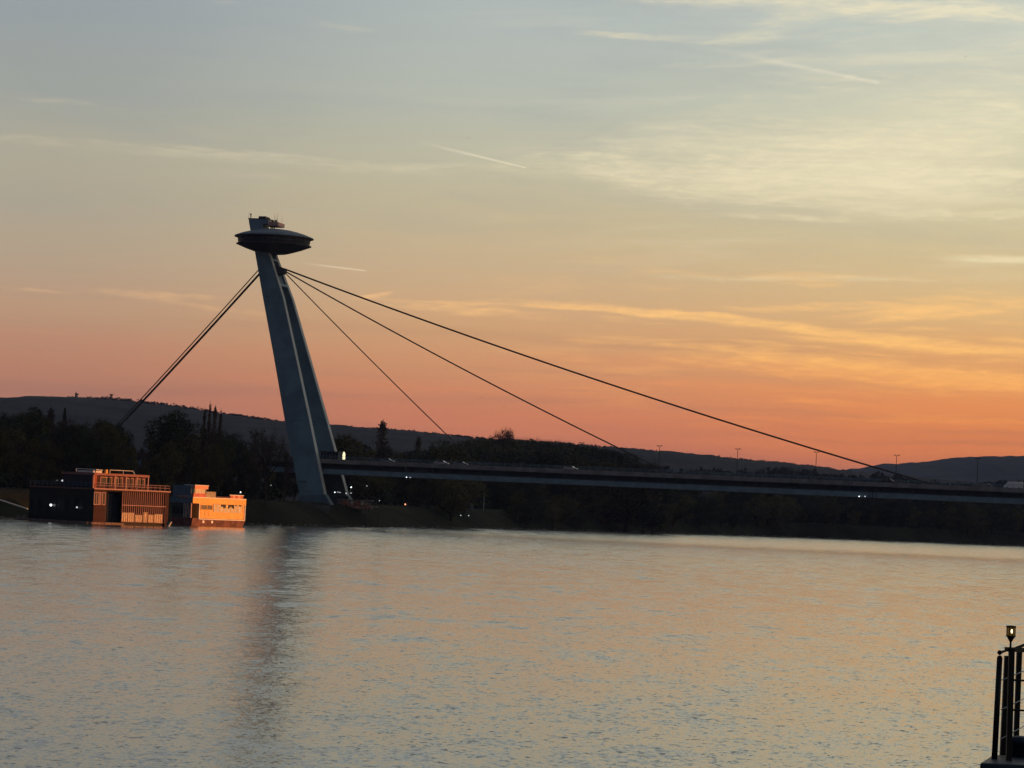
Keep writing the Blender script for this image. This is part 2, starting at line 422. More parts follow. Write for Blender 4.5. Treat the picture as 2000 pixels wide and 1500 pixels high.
def horizon(px): return 996 + (px-1000)*math.tan(ROLL)
def hill(name, prof, D, depth, mt, label, amp, seed, base=0.0, fine=6.0):
    rng = random.Random(seed)
    xs = [p[0] for p in prof]; n = int((xs[-1]-xs[0])*D/FPX/fine)
    hv = []; rows = 16; hf = []
    ph = [rng.uniform(0,6.28) for _ in range(12)]
    for i in range(n+1):
        px = xs[0]+(xs[-1]-xs[0])*i/n
        for (xa, ya), (xb, yb) in zip(prof, prof[1:]):
            if xa <= px <= xb:
                t = (px-xa)/(xb-xa); py = ya+(yb-ya)*t; break
        top = PY(px, py, D)
        for j in range(rows):
            t = j/(rows-1)
            Yj = D - depth*(1-t); k = math.sin(t*math.pi/2)**.8
            bump = amp*(1.1*nz.noise(Vector((i*.31,j*.6,seed)))+1.2*nz.noise(Vector((i*.07,j*.3,seed+9))) + rng.uniform(-.35,.35))*(.4+.6*t)
            z = base+(top.z-base)*k + bump - amp*.9
            hv.append((top.x*(Yj/D) if False else top.x + 0*Yj, Yj, z))
        hv.append((top.x, D+depth*1.2, base))
    rows += 1
    for i in range(n):
        for j in range(rows-1):
            hf.append((i*rows+j, (i+1)*rows+j, (i+1)*rows+j+1, i*rows+j+1))
    h = MB(); h.v = hv; h.f = hf
    return tag(h.build(name, mt), label, kind='structure')
hill('hills', [(-900,840),(-500,800),(-200,792),(-40,786),(60,781),(150,779),(215,779),(300,788),(380,799),(480,813),(560,825),(650,832),(800,842),(960,858),(1100,866),(1250,879),(1400,893),(1500,902),(1580,910),(1640,919),(1700,926),(1850,938),(2100,955),(2600,990)], 4200, 1300, M_hill, 'long wooded ridge falling away to the right', 3.0, 3, 6.0, 7.0)
hill('far_hills', [(1500,930),(1580,921),(1650,917),(1690,909),(1730,905),(1790,901),(1850,892),(1900,890),(1960,889),(2060,889),(2300,900),(2700,915),(3400,960)], 8200, 2000, M_hill, 'distant rounded hill rising at the right', 4.0, 5, 6.0, 13.0)
# unseen hill added at right to shade the bridge; its gap lights the boats
def off(c): return c
cv = []; cf = []
prof = [(-500,60,950),(300,80,950),(520,120,950),(606,120,950),(612,30,950),(618,10,950),(714,10,950),(720,30,950),(728,139,950),(1150,142,950),(1500,150,950),(2300,210,1050),(3600,290,1300),(5200,300,1700),(7000,420,2600),(10500,430,3900)]  # heights drop to a gap where low sun passes to the boats
RW = [(-150,4),(-90,.45),(-40,.8),(0,1),(150,.9),(420,.15)]
for (yy, hh, xx_) in prof:
    for (ox, kk) in RW: cv.append((xx_+ox, yy, 4 if kk == 4 else hh*kk))
n6 = len(RW)
for i in range(len(prof)-1):
    for j in range(n6-1): cf.append((i*n6+j, i*n6+j+1, (i+1)*n6+j+1, (i+1)*n6+j))
g = MB(); g.v = cv; g.f = cf
tag(g.build('sun_blocking_hill', M_hill), 'unseen hill right of the view, added and notched to shade the bridge', kind='structure')

# woods that read as one mass: clumps of leafy facets
def clump(mb, c, r, n, rng, s):
    for _ in range(n):
        th = rng.uniform(0, 6.283); zz = rng.uniform(-.25, 1); rr = math.sqrt(max(0, 1-zz*zz))*rng.uniform(.75,1.05)
        p = Vector((c[0]+r*rr*math.cos(th), c[1]+r*rr*math.sin(th), c[2]+r*zz*rng.uniform(.9,1.1)))
        a = Vector((rng.uniform(-1,1), rng.uniform(-1,1), rng.uniform(-1,1))).normalized()
        b = a.cross(Vector((rng.uniform(-1,1), rng.uniform(-1,1), rng.uniform(-1,1)))).normalized()
        q = s*rng.uniform(.6,1.3)
        mb.add([p-a*q, p+b*q, p+a*q, p-b*q*.8], [(0,1,2,3)])
rng = random.Random(11)
w1 = MB()
for k in range(900):                               # wood crowning the ridge line
    px = rng.uniform(-40, 1660)
    D = 4200 - abs(rng.gauss(0, 60))
    for (xa, ya), (xb, yb) in zip([(-40,786),(60,781),(150,779),(215,779),(300,788),(380,799),(480,813),(560,825),(650,832),(800,842),(960,858),(1100,866),(1250,879),(1400,893),(1500,902),(1580,910),(1660,921)], [(60,781),(150,779),(215,779),(300,788),(380,799),(480,813),(560,825),(650,832),(800,842),(960,858),(1100,866),(1250,879),(1400,893),(1500,902),(1580,910),(1660,921),(1700,925)]):
        if xa <= px <= xb: py = ya+(yb-ya)*(px-xa)/(xb-xa); break
    q = PY(px, py+1.5, D)
    rr_ = rng.uniform(2,4.5) * (1.4 if px < 400 else 1)
    clump(w1, (q.x, q.y, q.z-1.5), rr_, 26, rng, 1.2)
tag(w1.build('ridge_wood', M_hill), 'ragged wood crowning the long ridge line', 'wood', kind='stuff')
w2 = MB()
for k in range(1500):                              # grey wood on the flat land beyond the bridge, right
    px = rng.uniform(1200, 2090); D = rng.uniform(2300, 3100)
    top = 911 + (px-1250)*.040 + 5*math.sin(px*.011) + 5*math.sin(px*.031+1)
    q = PY(px, top + rng.uniform(0, 1)**.5*26 , D)
    clump(w2, (q.x, q.y, max(9, q.z-6)), rng.uniform(5,9), 34, rng, 2.0)
tag(w2.build('distant_wood', M_wild), 'grey distant wood just above the right half of the deck', 'wood', kind='stuff')

# ------------------------------------------------------------------ trees
def quad(mb, p, s, rng, upb=.0):
    a = Vector((rng.uniform(-1,1), rng.uniform(-1,1), rng.uniform(-1,1)+upb)).normalized()
    b = a.cross(Vector((rng.uniform(-1,1), rng.uniform(-1,1), rng.uniform(-1,1)))).normalized()
    mb.add([p-a*s, p+b*s*.6, p+a*s, p-b*s*.6], [(0,1,2,3)])
def limb(mb, p, d, r, ln, lvl, rng, tips):
    q = p + d*ln; mb.tube(p, q, r, r*.62, 5 if lvl < 2 else 3, cap=False)
    tips.append((q, lvl))
    if lvl >= 4: return
    for k in range(rng.choice((2,3,3))):
        dd = (d + Vector((rng.uniform(-1,1), rng.uniform(-1,1), rng.uniform(-.25,.7)))*.75).normalized()
        limb(mb, p.lerp(q, rng.uniform(.6,1)), dd, r*.55, ln*rng.uniform(.6,.85), lvl+1, rng, tips)
def make_tree(kind, seed):
    """unit trees 20 m tall: returns (trunk mesh, crown mesh)"""
    rng = random.Random(seed); tr = MB(); cr = MB(); H = 20.0
    if kind in ('round', 'bush', 'twiggy'):
        z0 = {'round':5.5,'bush':1.5,'twiggy':5}[kind]; wid = {'round':6.2,'bush':6.5,'twiggy':5.5}[kind]
        tr.tube((0,0,-1.5), (rng.uniform(-.3,.3),0,z0+3), .55, .38, 8, cap=False)
        tips = []
        for k in range(6):
            a = rng.uniform(0,6.28); limb(tr, Vector((0,0,z0*.75+rng.uniform(0,3))), Vector((math.cos(a)*.8, math.sin(a)*.8, 1)).normalized(), .22, rng.uniform(3,4.5), 2, rng, tips)
        tr.tube((0,0,z0+2), (0.2,.2,H*.85), .3, .06, 5, cap=False)
        nl = 26 if kind != 'twiggy' else 16
        lobes = []
        for k in range(nl):
            t = rng.random(); z = z0 + 1 + (H-z0-3.2)*t
            w = wid*math.sin(math.pi*min(1, .22+.78*(1-t)**.75))*.8 + .8
            a = rng.uniform(0,6.28); d = w*rng.uniform(.25,.95)
            lobes.append((Vector((math.cos(a)*d, math.sin(a)*d, z)), rng.uniform(1.3,2.5)))
        lobes.append((Vector((rng.uniform(-1,1),0,H-1.8)), 1.8)); lobes.append((Vector((rng.uniform(-2,2),0,H-3)), 2.2))
        per = {'round':150,'bush':150,'twiggy':90}[kind]
        for c, r_ in lobes:
            for k in range(int(per*(r_/2)**1.5)):
                dv = Vector((rng.gauss(0,1), rng.gauss(0,1), rng.gauss(0,1))).normalized()
                p = c + dv*r_*rng.uniform(.55,1.08)**.7
                if kind == 'bush' or p.z > z0*.5: quad(cr, p, rng.uniform(.18,.42), rng)
            for k in range(14 if kind != 'twiggy' else 40):
                dv = Vector((rng.gauss(0,.6), rng.gauss(0,.6), abs(rng.gauss(0,1))+.4)).normalized()
                p = c + dv*r_*.8; cr.tube(p, p+dv*rng.uniform(.8,1.7), .035, .015, 3, cap=False)
    elif kind == 'poplar':
        tr.tube((0,0,-1.5), (0,0,H*.9), .4, .05, 6, cap=False)
        for k in range(150):
            z = rng.uniform(2.5, H*.93); t = z/H
            w = 1.55*math.sin(math.pi*min(1, .14+.9*t))**.7
            a = rng.uniform(0,6.28); b0 = Vector((0,0,z-1.5)); p = Vector((math.cos(a)*w*rng.uniform(.5,1), math.sin(a)*w*rng.uniform(.5,1), z+rng.uniform(0,1.2)))
            cr.tube(b0, p, .07, .02, 3, cap=False)
            for q in range(14):
                pp = b0.lerp(p, rng.uniform(.35,1.1)) + Vector((rng.gauss(0,.22), rng.gauss(0,.22), rng.gauss(0,.3)))
                quad(cr, pp, rng.uniform(.14,.3), rng, .8)
    elif kind == 'conifer':
        tr.tube((0,0,-1.5), (0,0,H*.97), .4, .05, 6, cap=False)
        for k in range(3400):
            t = rng.random()**.8; z = 1.5+(H-1.6)*t; w = (1-t)*4.2*(0.75+.25*math.sin(z*3.2)) + .15
            a = rng.uniform(0,6.28); d = w*rng.random()**.35
            quad(cr, Vector((math.cos(a)*d, math.sin(a)*d, z-d*.25)), rng.uniform(.2,.4), rng)
    elif kind == 'bare':
        tips = []
        limb(tr, Vector((0,0,-1.5)), Vector((-.06,0,1)).normalized(), .6, 8.5, 0, rng, [])
        tips = []
        for k in range(7):
            a = rng.uniform(0,6.28)
            limb(tr, Vector((-.4,0,5.5+k*.5)), Vector((math.cos(a), math.sin(a)*.8, .75+rng.uniform(-.2,.4))).normalized(), .34, rng.uniform(4,5.5), 1, rng, tips)
        for q, lv in tips:
            if lv >= 2:
                for k in range(9):
                    dv = Vector((rng.gauss(0,.8), rng.gauss(0,.8), abs(rng.gauss(0,.8)))).normalized()
                    cr.tube(q, q+dv*rng.uniform(.6,1.6), .05, .02, 3, cap=False)
    return tr, cr
LIB = {}
def lib(key, kind, seed, leaf):
    t, c = make_tree(kind, seed)
    LIB[key] = (t.mesh('trunk', M_bark), c.mesh('crown', leaf))
for i in range(3): lib('roundA%d'%i, 'round', 20+i, M_leafA)
for i in range(3): lib('roundB%d'%i, 'round', 30+i, M_leafB)
for i in range(2): lib('twig%d'%i, 'twiggy', 40+i, M_leafC)
for i in range(3): lib('bushA%d'%i, 'bush', 50+i, M_leafA)
for i in range(2): lib('bushB%d'%i, 'bush', 60+i, M_leafB)
for i in range(2): lib('poplar%d'%i, 'poplar', 70+i, M_leafC)
lib('conifer', 'conifer', 80, M_leafB)
lib('bare', 'bare', 83, M_leafC)
LABN = {}
def place_label(px, key, row):
    look = {'r':'round','b':'bushy','t':'twiggy','p':'slim pointed','c':'dark fir'}.get(key[0], 'leafy')
    tone = 'olive' if 'A' in key else ('dark green' if 'B' in key else 'brownish')
    marks = [(-99,'at the far left frame edge'),(25,'behind the mooring boom'),(75,'behind the dark end of the houseboat'),(125,'left behind the houseboat roof gear'),(180,'behind the houseboat upper cabin'),(240,'behind the slatted screen'),(290,'in the treeline dip'),
        (332,'behind the blue roof of the pale boat'),(378,'behind the pilot house of the pale boat'),(405,'under the four poplars'),(440,'behind the right end of the pale boat'),(480,'between the pale boat and the bare tree'),(520,'close left of the pylon leg'),
        (640,'just right of the pylon'),(700,'left of the lone poplar'),(760,'right of the lone poplar'),(800,'beside the shorter thin poplar'),(850,'above the silver car'),(900,'at the foot of the shortest stay'),(950,'left of the feathery crowns'),(1000,'right of the feathery crowns'),
        (1060,'left of the small pale car'),(1110,'under the first lamp post over the wood'),(1150,'left of the middle stay foot'),(1210,'where the middle stay meets the wood'),(1260,'at the foot of the middle stay'),(1330,'right of the middle stay foot'),(1400,'left of the lone lamp post'),
        (1445,'right of the lone lamp post'),(1510,'midway between two lamp posts'),(1590,'under the tall lamp over the dip'),(1650,'under the white lamps below the deck'),(1710,'right of the hanging shipping mark'),(1770,'under the foot of the longest stay'),(1850,'left of the rightmost lamp post'),(1915,'right of the rightmost lamp post'),(1965,'at the right frame edge under the white van')]
    w = [b for a, b in marks if a <= px][-1]
    return '%s %s tree, %s, %s' % (tone, look, row, w)
def tree(key, px, top, D, label, group=None, wid=1.0, name='tree', gz=None):
    b = PY(px, 960, D); z = ground_z(b.x, b.y) if gz is None else gz
    T = PY(px, top, D)
    h = T.z - z; s = h/20.0
    if group and label.endswith(' row'): label = place_label(px, key, label)
    o = thing(name, (T.x, D, z), random.uniform(0,6.28), label, 'tree', group)
    tm, cm = LIB[key]
    inst('trunk', tm, o, sc=(s*min(wid,1.3), s*min(wid,1.3), s)); inst('crown', cm, o, sc=(s*wid, s*wid, s))
    return o
def wf(x): return .6 if (x > 425 or 235 < x < 300) else .82
L1 = 'dark leafy tree in the unbroken treeline behind the moored boats'
G1 = 'trees of the treeline behind the moored boats'
# distinct trees on the left bank
tree('roundB0', 68, 795, 770, 'broad dark tree rising highest at the far left treeline', wid=1.1)
tree('poplar0', 101, 791, 800, 'slim pointed tree beside the broad one at far left', name='poplar_tree', wid=1.1)
tree('conifer', 127, 797, 800, 'narrow dark fir between pointed tree and stay cables', name='fir_tree', wid=.7)
tree('bare', 153, 808, 790, 'thin leafless tree in front of the ridge at left', name='bare_tree', wid=.7)
tree('roundB1', 338, 803, 780, 'tall dark domed tree directly above the orange boat cabin', wid=1.15)
tree('poplar0', 401, 792, 800, 'leftmost of the four lofty poplars against the ridge', name='poplar_tree', wid=.42)
tree('poplar1', 411, 784, 806, 'tallest poplar, second from left in the group of four', name='poplar_tree', wid=.42)
tree('poplar0', 421, 786, 798, 'third poplar from the left in the group of four', name='poplar_tree', wid=.46)
tree('poplar1', 432, 797, 803, 'rightmost and shortest of the four grouped poplars', name='poplar_tree', wid=.4)
tree('bare', 525, 826, 800, 'leafless spreading tree just left of the pylon leg', name='bare_tree', wid=.52)
tree('twig0', 560, 880, 845, 'reddish twiggy bare tree touching the pylon leg', name='bare_tree', wid=.55)
tree('twig1', 497, 876, 812, 'twiggy budding tree between the bare tree and poplars')
tree('poplar0', 749, 816, 1080, 'lone tall poplar above the deck right of the pylon', name='poplar_tree', wid=1.35)
tree('poplar1', 818, 850, 1080, 'shorter thin poplar right of the lone tall poplar', name='poplar_tree', wid=1.2)
tree('twig1', 984, 840, 1500, 'feathery bare crown standing above the wood, left half of pair', name='bare_tree', wid=.7)
tree('twig0', 995, 842, 1510, 'feathery bare crown standing above the wood, right half of pair', name='bare_tree', wid=.6)
for x_, tp_, d_ in ((541,905,960),(553,898,985),(566,896,960),(578,902,1000)):
    tree('roundB1' if d_ < 970 else 'bushB0', x_, tp_, d_, 'dark tree glimpsed behind the bare trees beside the pylon leg', 'trees glimpsed beside the pylon leg', wid=.95)
prof_l = [(-30,812),(0,808),(30,812),(60,806),(90,812),(120,826),(150,834),(180,822),(215,818),(238,832),(262,862),(290,878),(303,845),(320,826),(350,826),(375,846),(400,842),(430,838),(455,838),(475,856),(495,878),(515,900),(560,922)]
def pl(prof, x):
    for (xa, ya), (xb, yb) in zip(prof, prof[1:]):
        if xa <= x <= xb: return ya+(yb-ya)*(x-xa)/(xb-xa)
    return prof[0][1] if x < prof[0][0] else prof[-1][1]
rt = random.Random(5)
def shoreY(px):
    r_ = None
    for a in pts:
        if a.y > 300 and a.x/a.y*FPX+1000 <= px: r_ = a.y
    return r_ or 640
x = -40
while x < 560:
    tree(rt.choice(['roundA0','roundB0','roundA1','roundB1','roundA2','roundB2','twig0']), x, pl(prof_l, x)+rt.uniform(-3,8), shoreY(x)+rt.uniform(70, 120), 'back row', G1, wid=wf(x)*rt.uniform(.95,1.2))
    x += rt.uniform(14, 24)
x = -40
while x < 545:
    tree(rt.choice(['bushA0','bushB0','bushA1','bushB1','roundA1']), x, pl(prof_l, x)+rt.uniform(14,50), max(742, shoreY(x)+rt.uniform(38, 50)), 'front row', G1, wid=wf(x)*rt.uniform(.9,1.15))
    x += rt.uniform(18, 32)
# trees right of the pylon seen above the deck
L2 = 'rounded olive tree above the deck between the pylon and the shortest stay'
G2 = 'trees above the deck right of the pylon'
prof_m = [(640,862),(660,852),(690,850),(715,868),(740,875),(770,872),(800,880),(840,872),(880,872),(905,862),(925,854),(960,855)]
x = 655
while x < 900:
    tree(rt.choice(['roundA0','roundA1','roundA2','roundB0','twig0']), x, pl(prof_m, x)+rt.uniform(-2,8), rt.uniform(1020, 1100), 'skyline row', G2, wid=rt.uniform(1.1,1.6)); x += rt.uniform(11, 19)
# darker wood behind the deck centre
L3 = 'dark tree in the flat-topped wood behind the middle of the deck'
G3 = 'trees of the wood behind the middle of the deck'
prof_w = [(880,868),(920,855),(960,857),(1030,859),(1080,863),(1140,872),(1190,880),(1225,892),(1262,906),(1290,918)]
x = 900
while x < 1275:
    tree(rt.choice(['roundA0','roundA1','roundB1','roundB2','roundB0']), x, pl(prof_w, x)+rt.uniform(-1.5,4), rt.uniform(1480, 1600), 'skyline row', G3, wid=rt.uniform(1.2,1.7)); x += rt.uniform(7, 12)
x = 640
while x < 1290:
    tree(rt.choice(['bushA0','bushA1','bushB1','bushB0']), x, pl(prof_w if x > 930 else prof_m, x)+rt.uniform(16,30), rt.uniform(1180, 1300), 'lower row', G3 if x > 899 else G2, wid=rt.uniform(1.2,1.7)); x += rt.uniform(14, 22)
# trees seen below the deck
L4 = 'olive tree on the bank seen below the deck left of centre'
G4 = 'trees under the left half of the deck'
x = 708
while x < 912:
    tree(rt.choice(['bushA0','bushA2','bushA1','roundA0']), x, 922+rt.uniform(-3,8), rt.uniform(985, 1020), 'sheltered row', G4, wid=rt.uniform(1.3,1.7)); x += rt.uniform(16, 26)
for x, tp in ((925, 950), (945, 958), (968, 945), (985, 935), (1005, 950)):
    tree(rt.choice(['bushB0','bushB1']), x, tp, 1130, 'dark tree in the gap below the deck right of the olive ones', 'dark trees in the gap below the deck', wid=1.3)
L5 = 'dense waterside tree seen below the right half of the deck'
G5 = 'waterside trees below the right half of the deck'
x = 1010
while x < 2040:
    Y0 = None
    for a, b in zip(pts, pts[1:]):
        pa = a.x/a.y*FPX+1000
        if a.y > 300 and pa <= x: Y0 = a.y
    D = Y0 + rt.uniform(18, 34)
    tree(rt.choice(['bushA0','bushA1','bushA2','bushB0','bushB1']), x, rt.uniform(955, 985)+(x-1000)*.022, D, 'waterside row', G5, wid=rt.uniform(1.3,2.0))
    x += rt.uniform(15, 26)
x = 1000
while x < 2060:
    Y0 = [a.y for a in pts if a.y > 300 and a.x/a.y*FPX+1000 <= x][-1]
    tree(rt.choice(['bushB0','bushA1','roundB1','bushB1','roundA0']), x, rt.uniform(925, 950)+(x-1000)*.033, Y0+rt.uniform(60,120), 'second row', G5, wid=rt.uniform(1.3,1.9))
    x += rt.uniform(13, 22)

ug = MB(); ru = random.Random(77)
x = -60
while x < 2070:                                   # low scrub between and behind the trunks
    Ys = shoreY(x); off_ = 62 if x < 620 else (110 if x < 1000 else 45)
    for q_ in range(0 if 560 < x < 745 else 2):
        Yq = Ys + off_ + ru.uniform(0, 25); P_ = PY(x, 960, Yq); zq = ground_z(P_.x, P_.y)
        clump(ug, (P_.x, Yq, zq+1.2), ru.uniform(2.2,4.2)*(1 if x < 1000 else 1.4), 90, ru, .45)
    x += ru.uniform(5, 9)
tag(ug.build('undergrowth', M_leafB), 'dark scrub filling the gaps between trunks along the bank', 'undergrowth', kind='stuff')

# ------------------------------------------------------------------ bridge
TH = R(13.0)
P0 = PY(618, 980, 885)
bridge = thing('cable_stayed_bridge', (P0.x, P0.y, 0), -TH, 'long low bridge hung from a leaning two-legged pylon topped by a disc', 'bridge')
# local axes: +x along the deck to the right (towards the near bank), +y away from the camera
def W2L(p):                                   # world to bridge-local
    q = Vector(p)-Vector((P0.x, P0.y, 0)); c, s = math.cos(-TH), math.sin(-TH)
    return Vector((q.x*c+q.y*s, -q.x*s+q.y*c, q.z))
def onplane(px, py, ly):                      # sight line meets the vertical plane y_local = ly
    d = ray(px, py); n = Vector((math.sin(TH), math.cos(TH), 0)); o = Vector((P0.x, P0.y, 0)) + n*ly
    t = (o-CP).dot(n)/d.dot(n); return W2L(CP+d*t)
# deck heights
zt = onplane(1300, 916.5, -9).z; zb = onplane(1300, 953.5, -5).z
print('deck', zt, zb, onplane(700,899,-9).z, onplane(1950,953,-9).z, onplane(700,931,-6).z, onplane(1950,989,-6).z)
XL, XR = -150, 330
ZT = lambda x_: onplane_z[0] + onplane_z[1]*x_
a_, b_ = onplane(700,899,-9), onplane(1950,951.5,-9)
k = (b_.z-a_.z)/(b_.x-a_.x); onplane_z = (a_.z-k*a_.x, k)
def slab(mb, y0, y1, d0, d1, xa=XL, xb=XR):   # prism between depth d0 (top) and d1 (bottom) below deck line
    mb.hexa([(xa,y0,ZT(xa)-d1),(xb,y0,ZT(xb)-d1),(xb,y1,ZT(xb)-d1),(xa,y1,ZT(xa)-d1),(xa,y0,ZT(xa)-d0),(xb,y0,ZT(xb)-d0),(xb,y1,ZT(xb)-d0),(xa,y1,ZT(xa)-d0)])
    return mb
dk = MB(); slab(dk, -9.2, 9.2, .45, .85); slab(dk, -9.45, -9.2, 0, 1.35); slab(dk, 9.2, 9.45, 0, 1.35)
dk.build('road_deck', M_deck, bridge)
gd = MB(); slab(gd, -5.9, 5.9, .86, 4.5); gd.build('box_girder', M_deckd, bridge)
lw = MB(); slab(lw, -8.6, -5.95, 4.15, 4.5); slab(lw, 5.95, 8.6, 4.15, 4.5)
slab(lw, -8.7, -8.6, 3.05, 4.55)
lw.build('lower_walkway', M_ledge, bridge)
st = MB().hexa([(-.12,-9.1,-1.5),(.12,-9.1,-1.5),(.12,-5.95,-2.6),(-.12,-5.95,-2.6),(-.12,-9.1,-.87),(.12,-9.1,-.87),(.12,-5.95,-.87),(-.12,-5.95,-.87)]).mesh('deck_bracket', M_deckd)
for i in range(40):
    xx = 6+i*8.0; inst('deck_bracket', st, bridge, (xx, 0, ZT(xx)))
rl = MB()
for s_ in (-9.3, 9.3):
    rl.tube((XL,s_,ZT(XL)+.95), (XR,s_,ZT(XR)+.95), .045, n=5); rl.tube((XL,s_,ZT(XL)+.5), (XR,s_,ZT(XR)+.5), .03, n=4)
rl.build('handrail', M_conc, bridge)
pm = MB().box(-.05,.05,-.05,.05,0,.95).mesh('railing_post', M_conc)
for i in range(108):
    xx = 4+i*2.6
    inst('railing_post', pm, bridge, (xx, -9.3, ZT(xx)))
# pylon legs: quad outline from the two edges at several heights
def leg(sgn):
    rows = [(970, 586, 634), (960, 583, 633), (822, 556, 605), (700, 535, 579), (580, 513, 553), (500, 499, 528), (480, 495.5, 522)]
    vs = []; mb = MB(); pale = MB()
    for (py, xa, xb) in rows:
        zz = onplane(xa, py, 0).z
        f = max(0, min(1, (zz-6)/80.0)); yc = 12.6*(1-f) + 2.9*f; th = 2.6*(1-f) + 1.8*f
        A = onplane(xa, py, -yc-th/2); B = onplane(xb-1, py, -yc-th/2)
        zc = (A.z+B.z)/2
        vs.append((A.x, B.x, zc, yc, th))
    prev = None
    for (xa, xb, zc, yc, th) in vs:
        y0, y1 = (-yc-th/2, -yc+th/2) if sgn < 0 else (yc-th/2, yc+th/2)
        q = [(xa,y0,zc),(xb,y0,zc),(xb,y1,zc),(xa,y1,zc)]
        if prev: mb.hexa(q+prev)
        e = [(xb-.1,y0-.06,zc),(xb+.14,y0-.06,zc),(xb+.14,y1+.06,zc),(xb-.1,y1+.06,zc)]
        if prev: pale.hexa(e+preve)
        prev = q; preve = e
    return mb, pale, vs
legs = []
for sgn in (-1, 1):
    mb, pale, vs = leg(sgn)
    lo = mb.build('pylon_leg', M_conc, bridge, bevel=.12)
    pale.build('front_strip', M_conc2, lo)  # paler strip laid over the leg's whole right-hand face
    # flared foot
    xa, xb, zc, yc, th = vs[0]; y0, y1 = (-yc-th/2, -yc+th/2) if sgn < 0 else (yc-th/2, yc+th/2)
    ft = MB().hexa([(xa-.6,y0-1.2,3.5),(xb+4.2,y0-1.2,3.5),(xb+4.2,y1+1.2,3.5),(xa-.6,y1+1.2,3.5),(xa-.1,y0-.2,zc+.2),(xb+.3,y0-.2,zc+.9),(xb+.3,y1+.2,zc+.9),(xa-.1,y1+.2,zc+.2)])
    ft.build('foot_block', M_deckd, lo, bevel=.1)
vsl = vs
def legat(z_):
    for a, b in zip(vsl, vsl[1:]):
        if a[2] <= z_ <= b[2]:
            t = (z_-a[2])/(b[2]-a[2]); return [a[i]+(b[i]-a[i])*t for i in range(5)]
    return vsl[-1]
# small dark hatch low on the near leg
h0 = onplane(586, 942, -14.3); h1 = onplane(598, 939, -14.3)
MB().box(h0.x, h1.x, h0.y-.02, h0.y+.3, h0.z, h1.z).build('hatch', M_deckd, bridge)
# cross beams joining the legs
def beam(zlo, zhi, name, mt, inset=.35, fr=1.0):
    a = legat(zlo); b = legat(zhi)
    xa0 = a[1]-(a[1]-a[0])*fr; xb0 = b[1]-(b[1]-b[0])*fr
    ya = a[3]-a[4]/2+.02; yb = b[3]-b[4]/2+.02
    return MB().hexa([(xa0,-ya,zlo),(a[1]-inset,-ya,zlo),(a[1]-inset,ya,zlo),(xa0,ya,zlo),(xb0,-yb,zhi),(b[1]-inset,-yb,zhi),(b[1]-inset,yb,zhi),(xb0,yb,zhi)]).build(name, mt, bridge)
zA = onplane(560, 558, 0).z; zB = onplane(553, 532, 0).z; zC = onplane(548, 508, 0).z; zD = onplane(540, 482, 0).z
beam(zA-.3, zA+.5, 'portal_beam', M_conc, 0, .9)
beam(zB-4.2, zB+.8, 'cable_saddle', M_deckd, .5, .8)
beam(zC-.4, zC+.3, 'portal_beam', M_conc, 0, .9)
beam(zC+.3, zD+1, 'pylon_head', M_conc, .9, .9)
# saddle nose where the stays leave
ns = onplane(553, 526, 0)
MB().hexa([(ns.x-2.5,-1.6,ns.z-2.2),(ns.x+.8,-1.3,ns.z-1.4),(ns.x+.8,1.3,ns.z-1.4),(ns.x-2.5,1.6,ns.z-2.2),(ns.x-2.5,-1.6,ns.z+1.2),(ns.x+.9,-1.3,ns.z+.2),(ns.x+.9,1.3,ns.z+.2),(ns.x-2.5,1.6,ns.z+1.2)]).build('saddle_nose', M_sauc, bridge)
# stay cables
def cable(pa, pb, r, sag, name='stay_cable', mt=M_cable, label=None):
    mb = MB(); n = 24; P = []
    for i in range(n+1):
        t = i/n; p = pa.lerp(pb, t); p.z -= sag*4*t*(1-t); P.append(p)
    for a, b in zip(P, P[1:]): mb.tube(a, b, r, n=6, cap=False)
    o = mb.build(name, mt, bridge, smooth_=True)
    if label: o['label'] = label
n0 = Vector((ns.x+.5, 0, ns.z))
for (px, py, r_, sg, dz, lb) in ((938,905,.17,.6,-.9,'shortest thin stay'), (1318,905,.23,1.4,-.5,'middle stay'), (1835,940,.29,2.2,.1,'longest stay')):
    e = onplane(px, py, 0)
    cable(n0+Vector((0,0,dz)), Vector((e.x, 0, ZT(e.x)-.3)), r_, sg, label=lb)
for (dy, dpx, r_, mt_) in ((0, -4.6, .17, M_cable), (0, 4.2, .34, M_cable)):
    a = onplane(506+dpx, 531, dy); b = onplane(242+dpx*.8, 817, dy)
    b2 = b + (b-a)*.42
    a2 = a + (a-b)*.03
    cable(a2, b2, r_, .5, mt=mt_, name='back_stay')
ab = b2
MB().hexa([(ab.x-9,-4,2),(ab.x+5,-4,2),(ab.x+5,4,2),(ab.x-9,4,2),(ab.x-6,-3,ab.z),(ab.x+1,-3,ab.z),(ab.x+1,3,ab.z),(ab.x-6,3,ab.z)]).build('anchor_block', M_deckd, bridge)

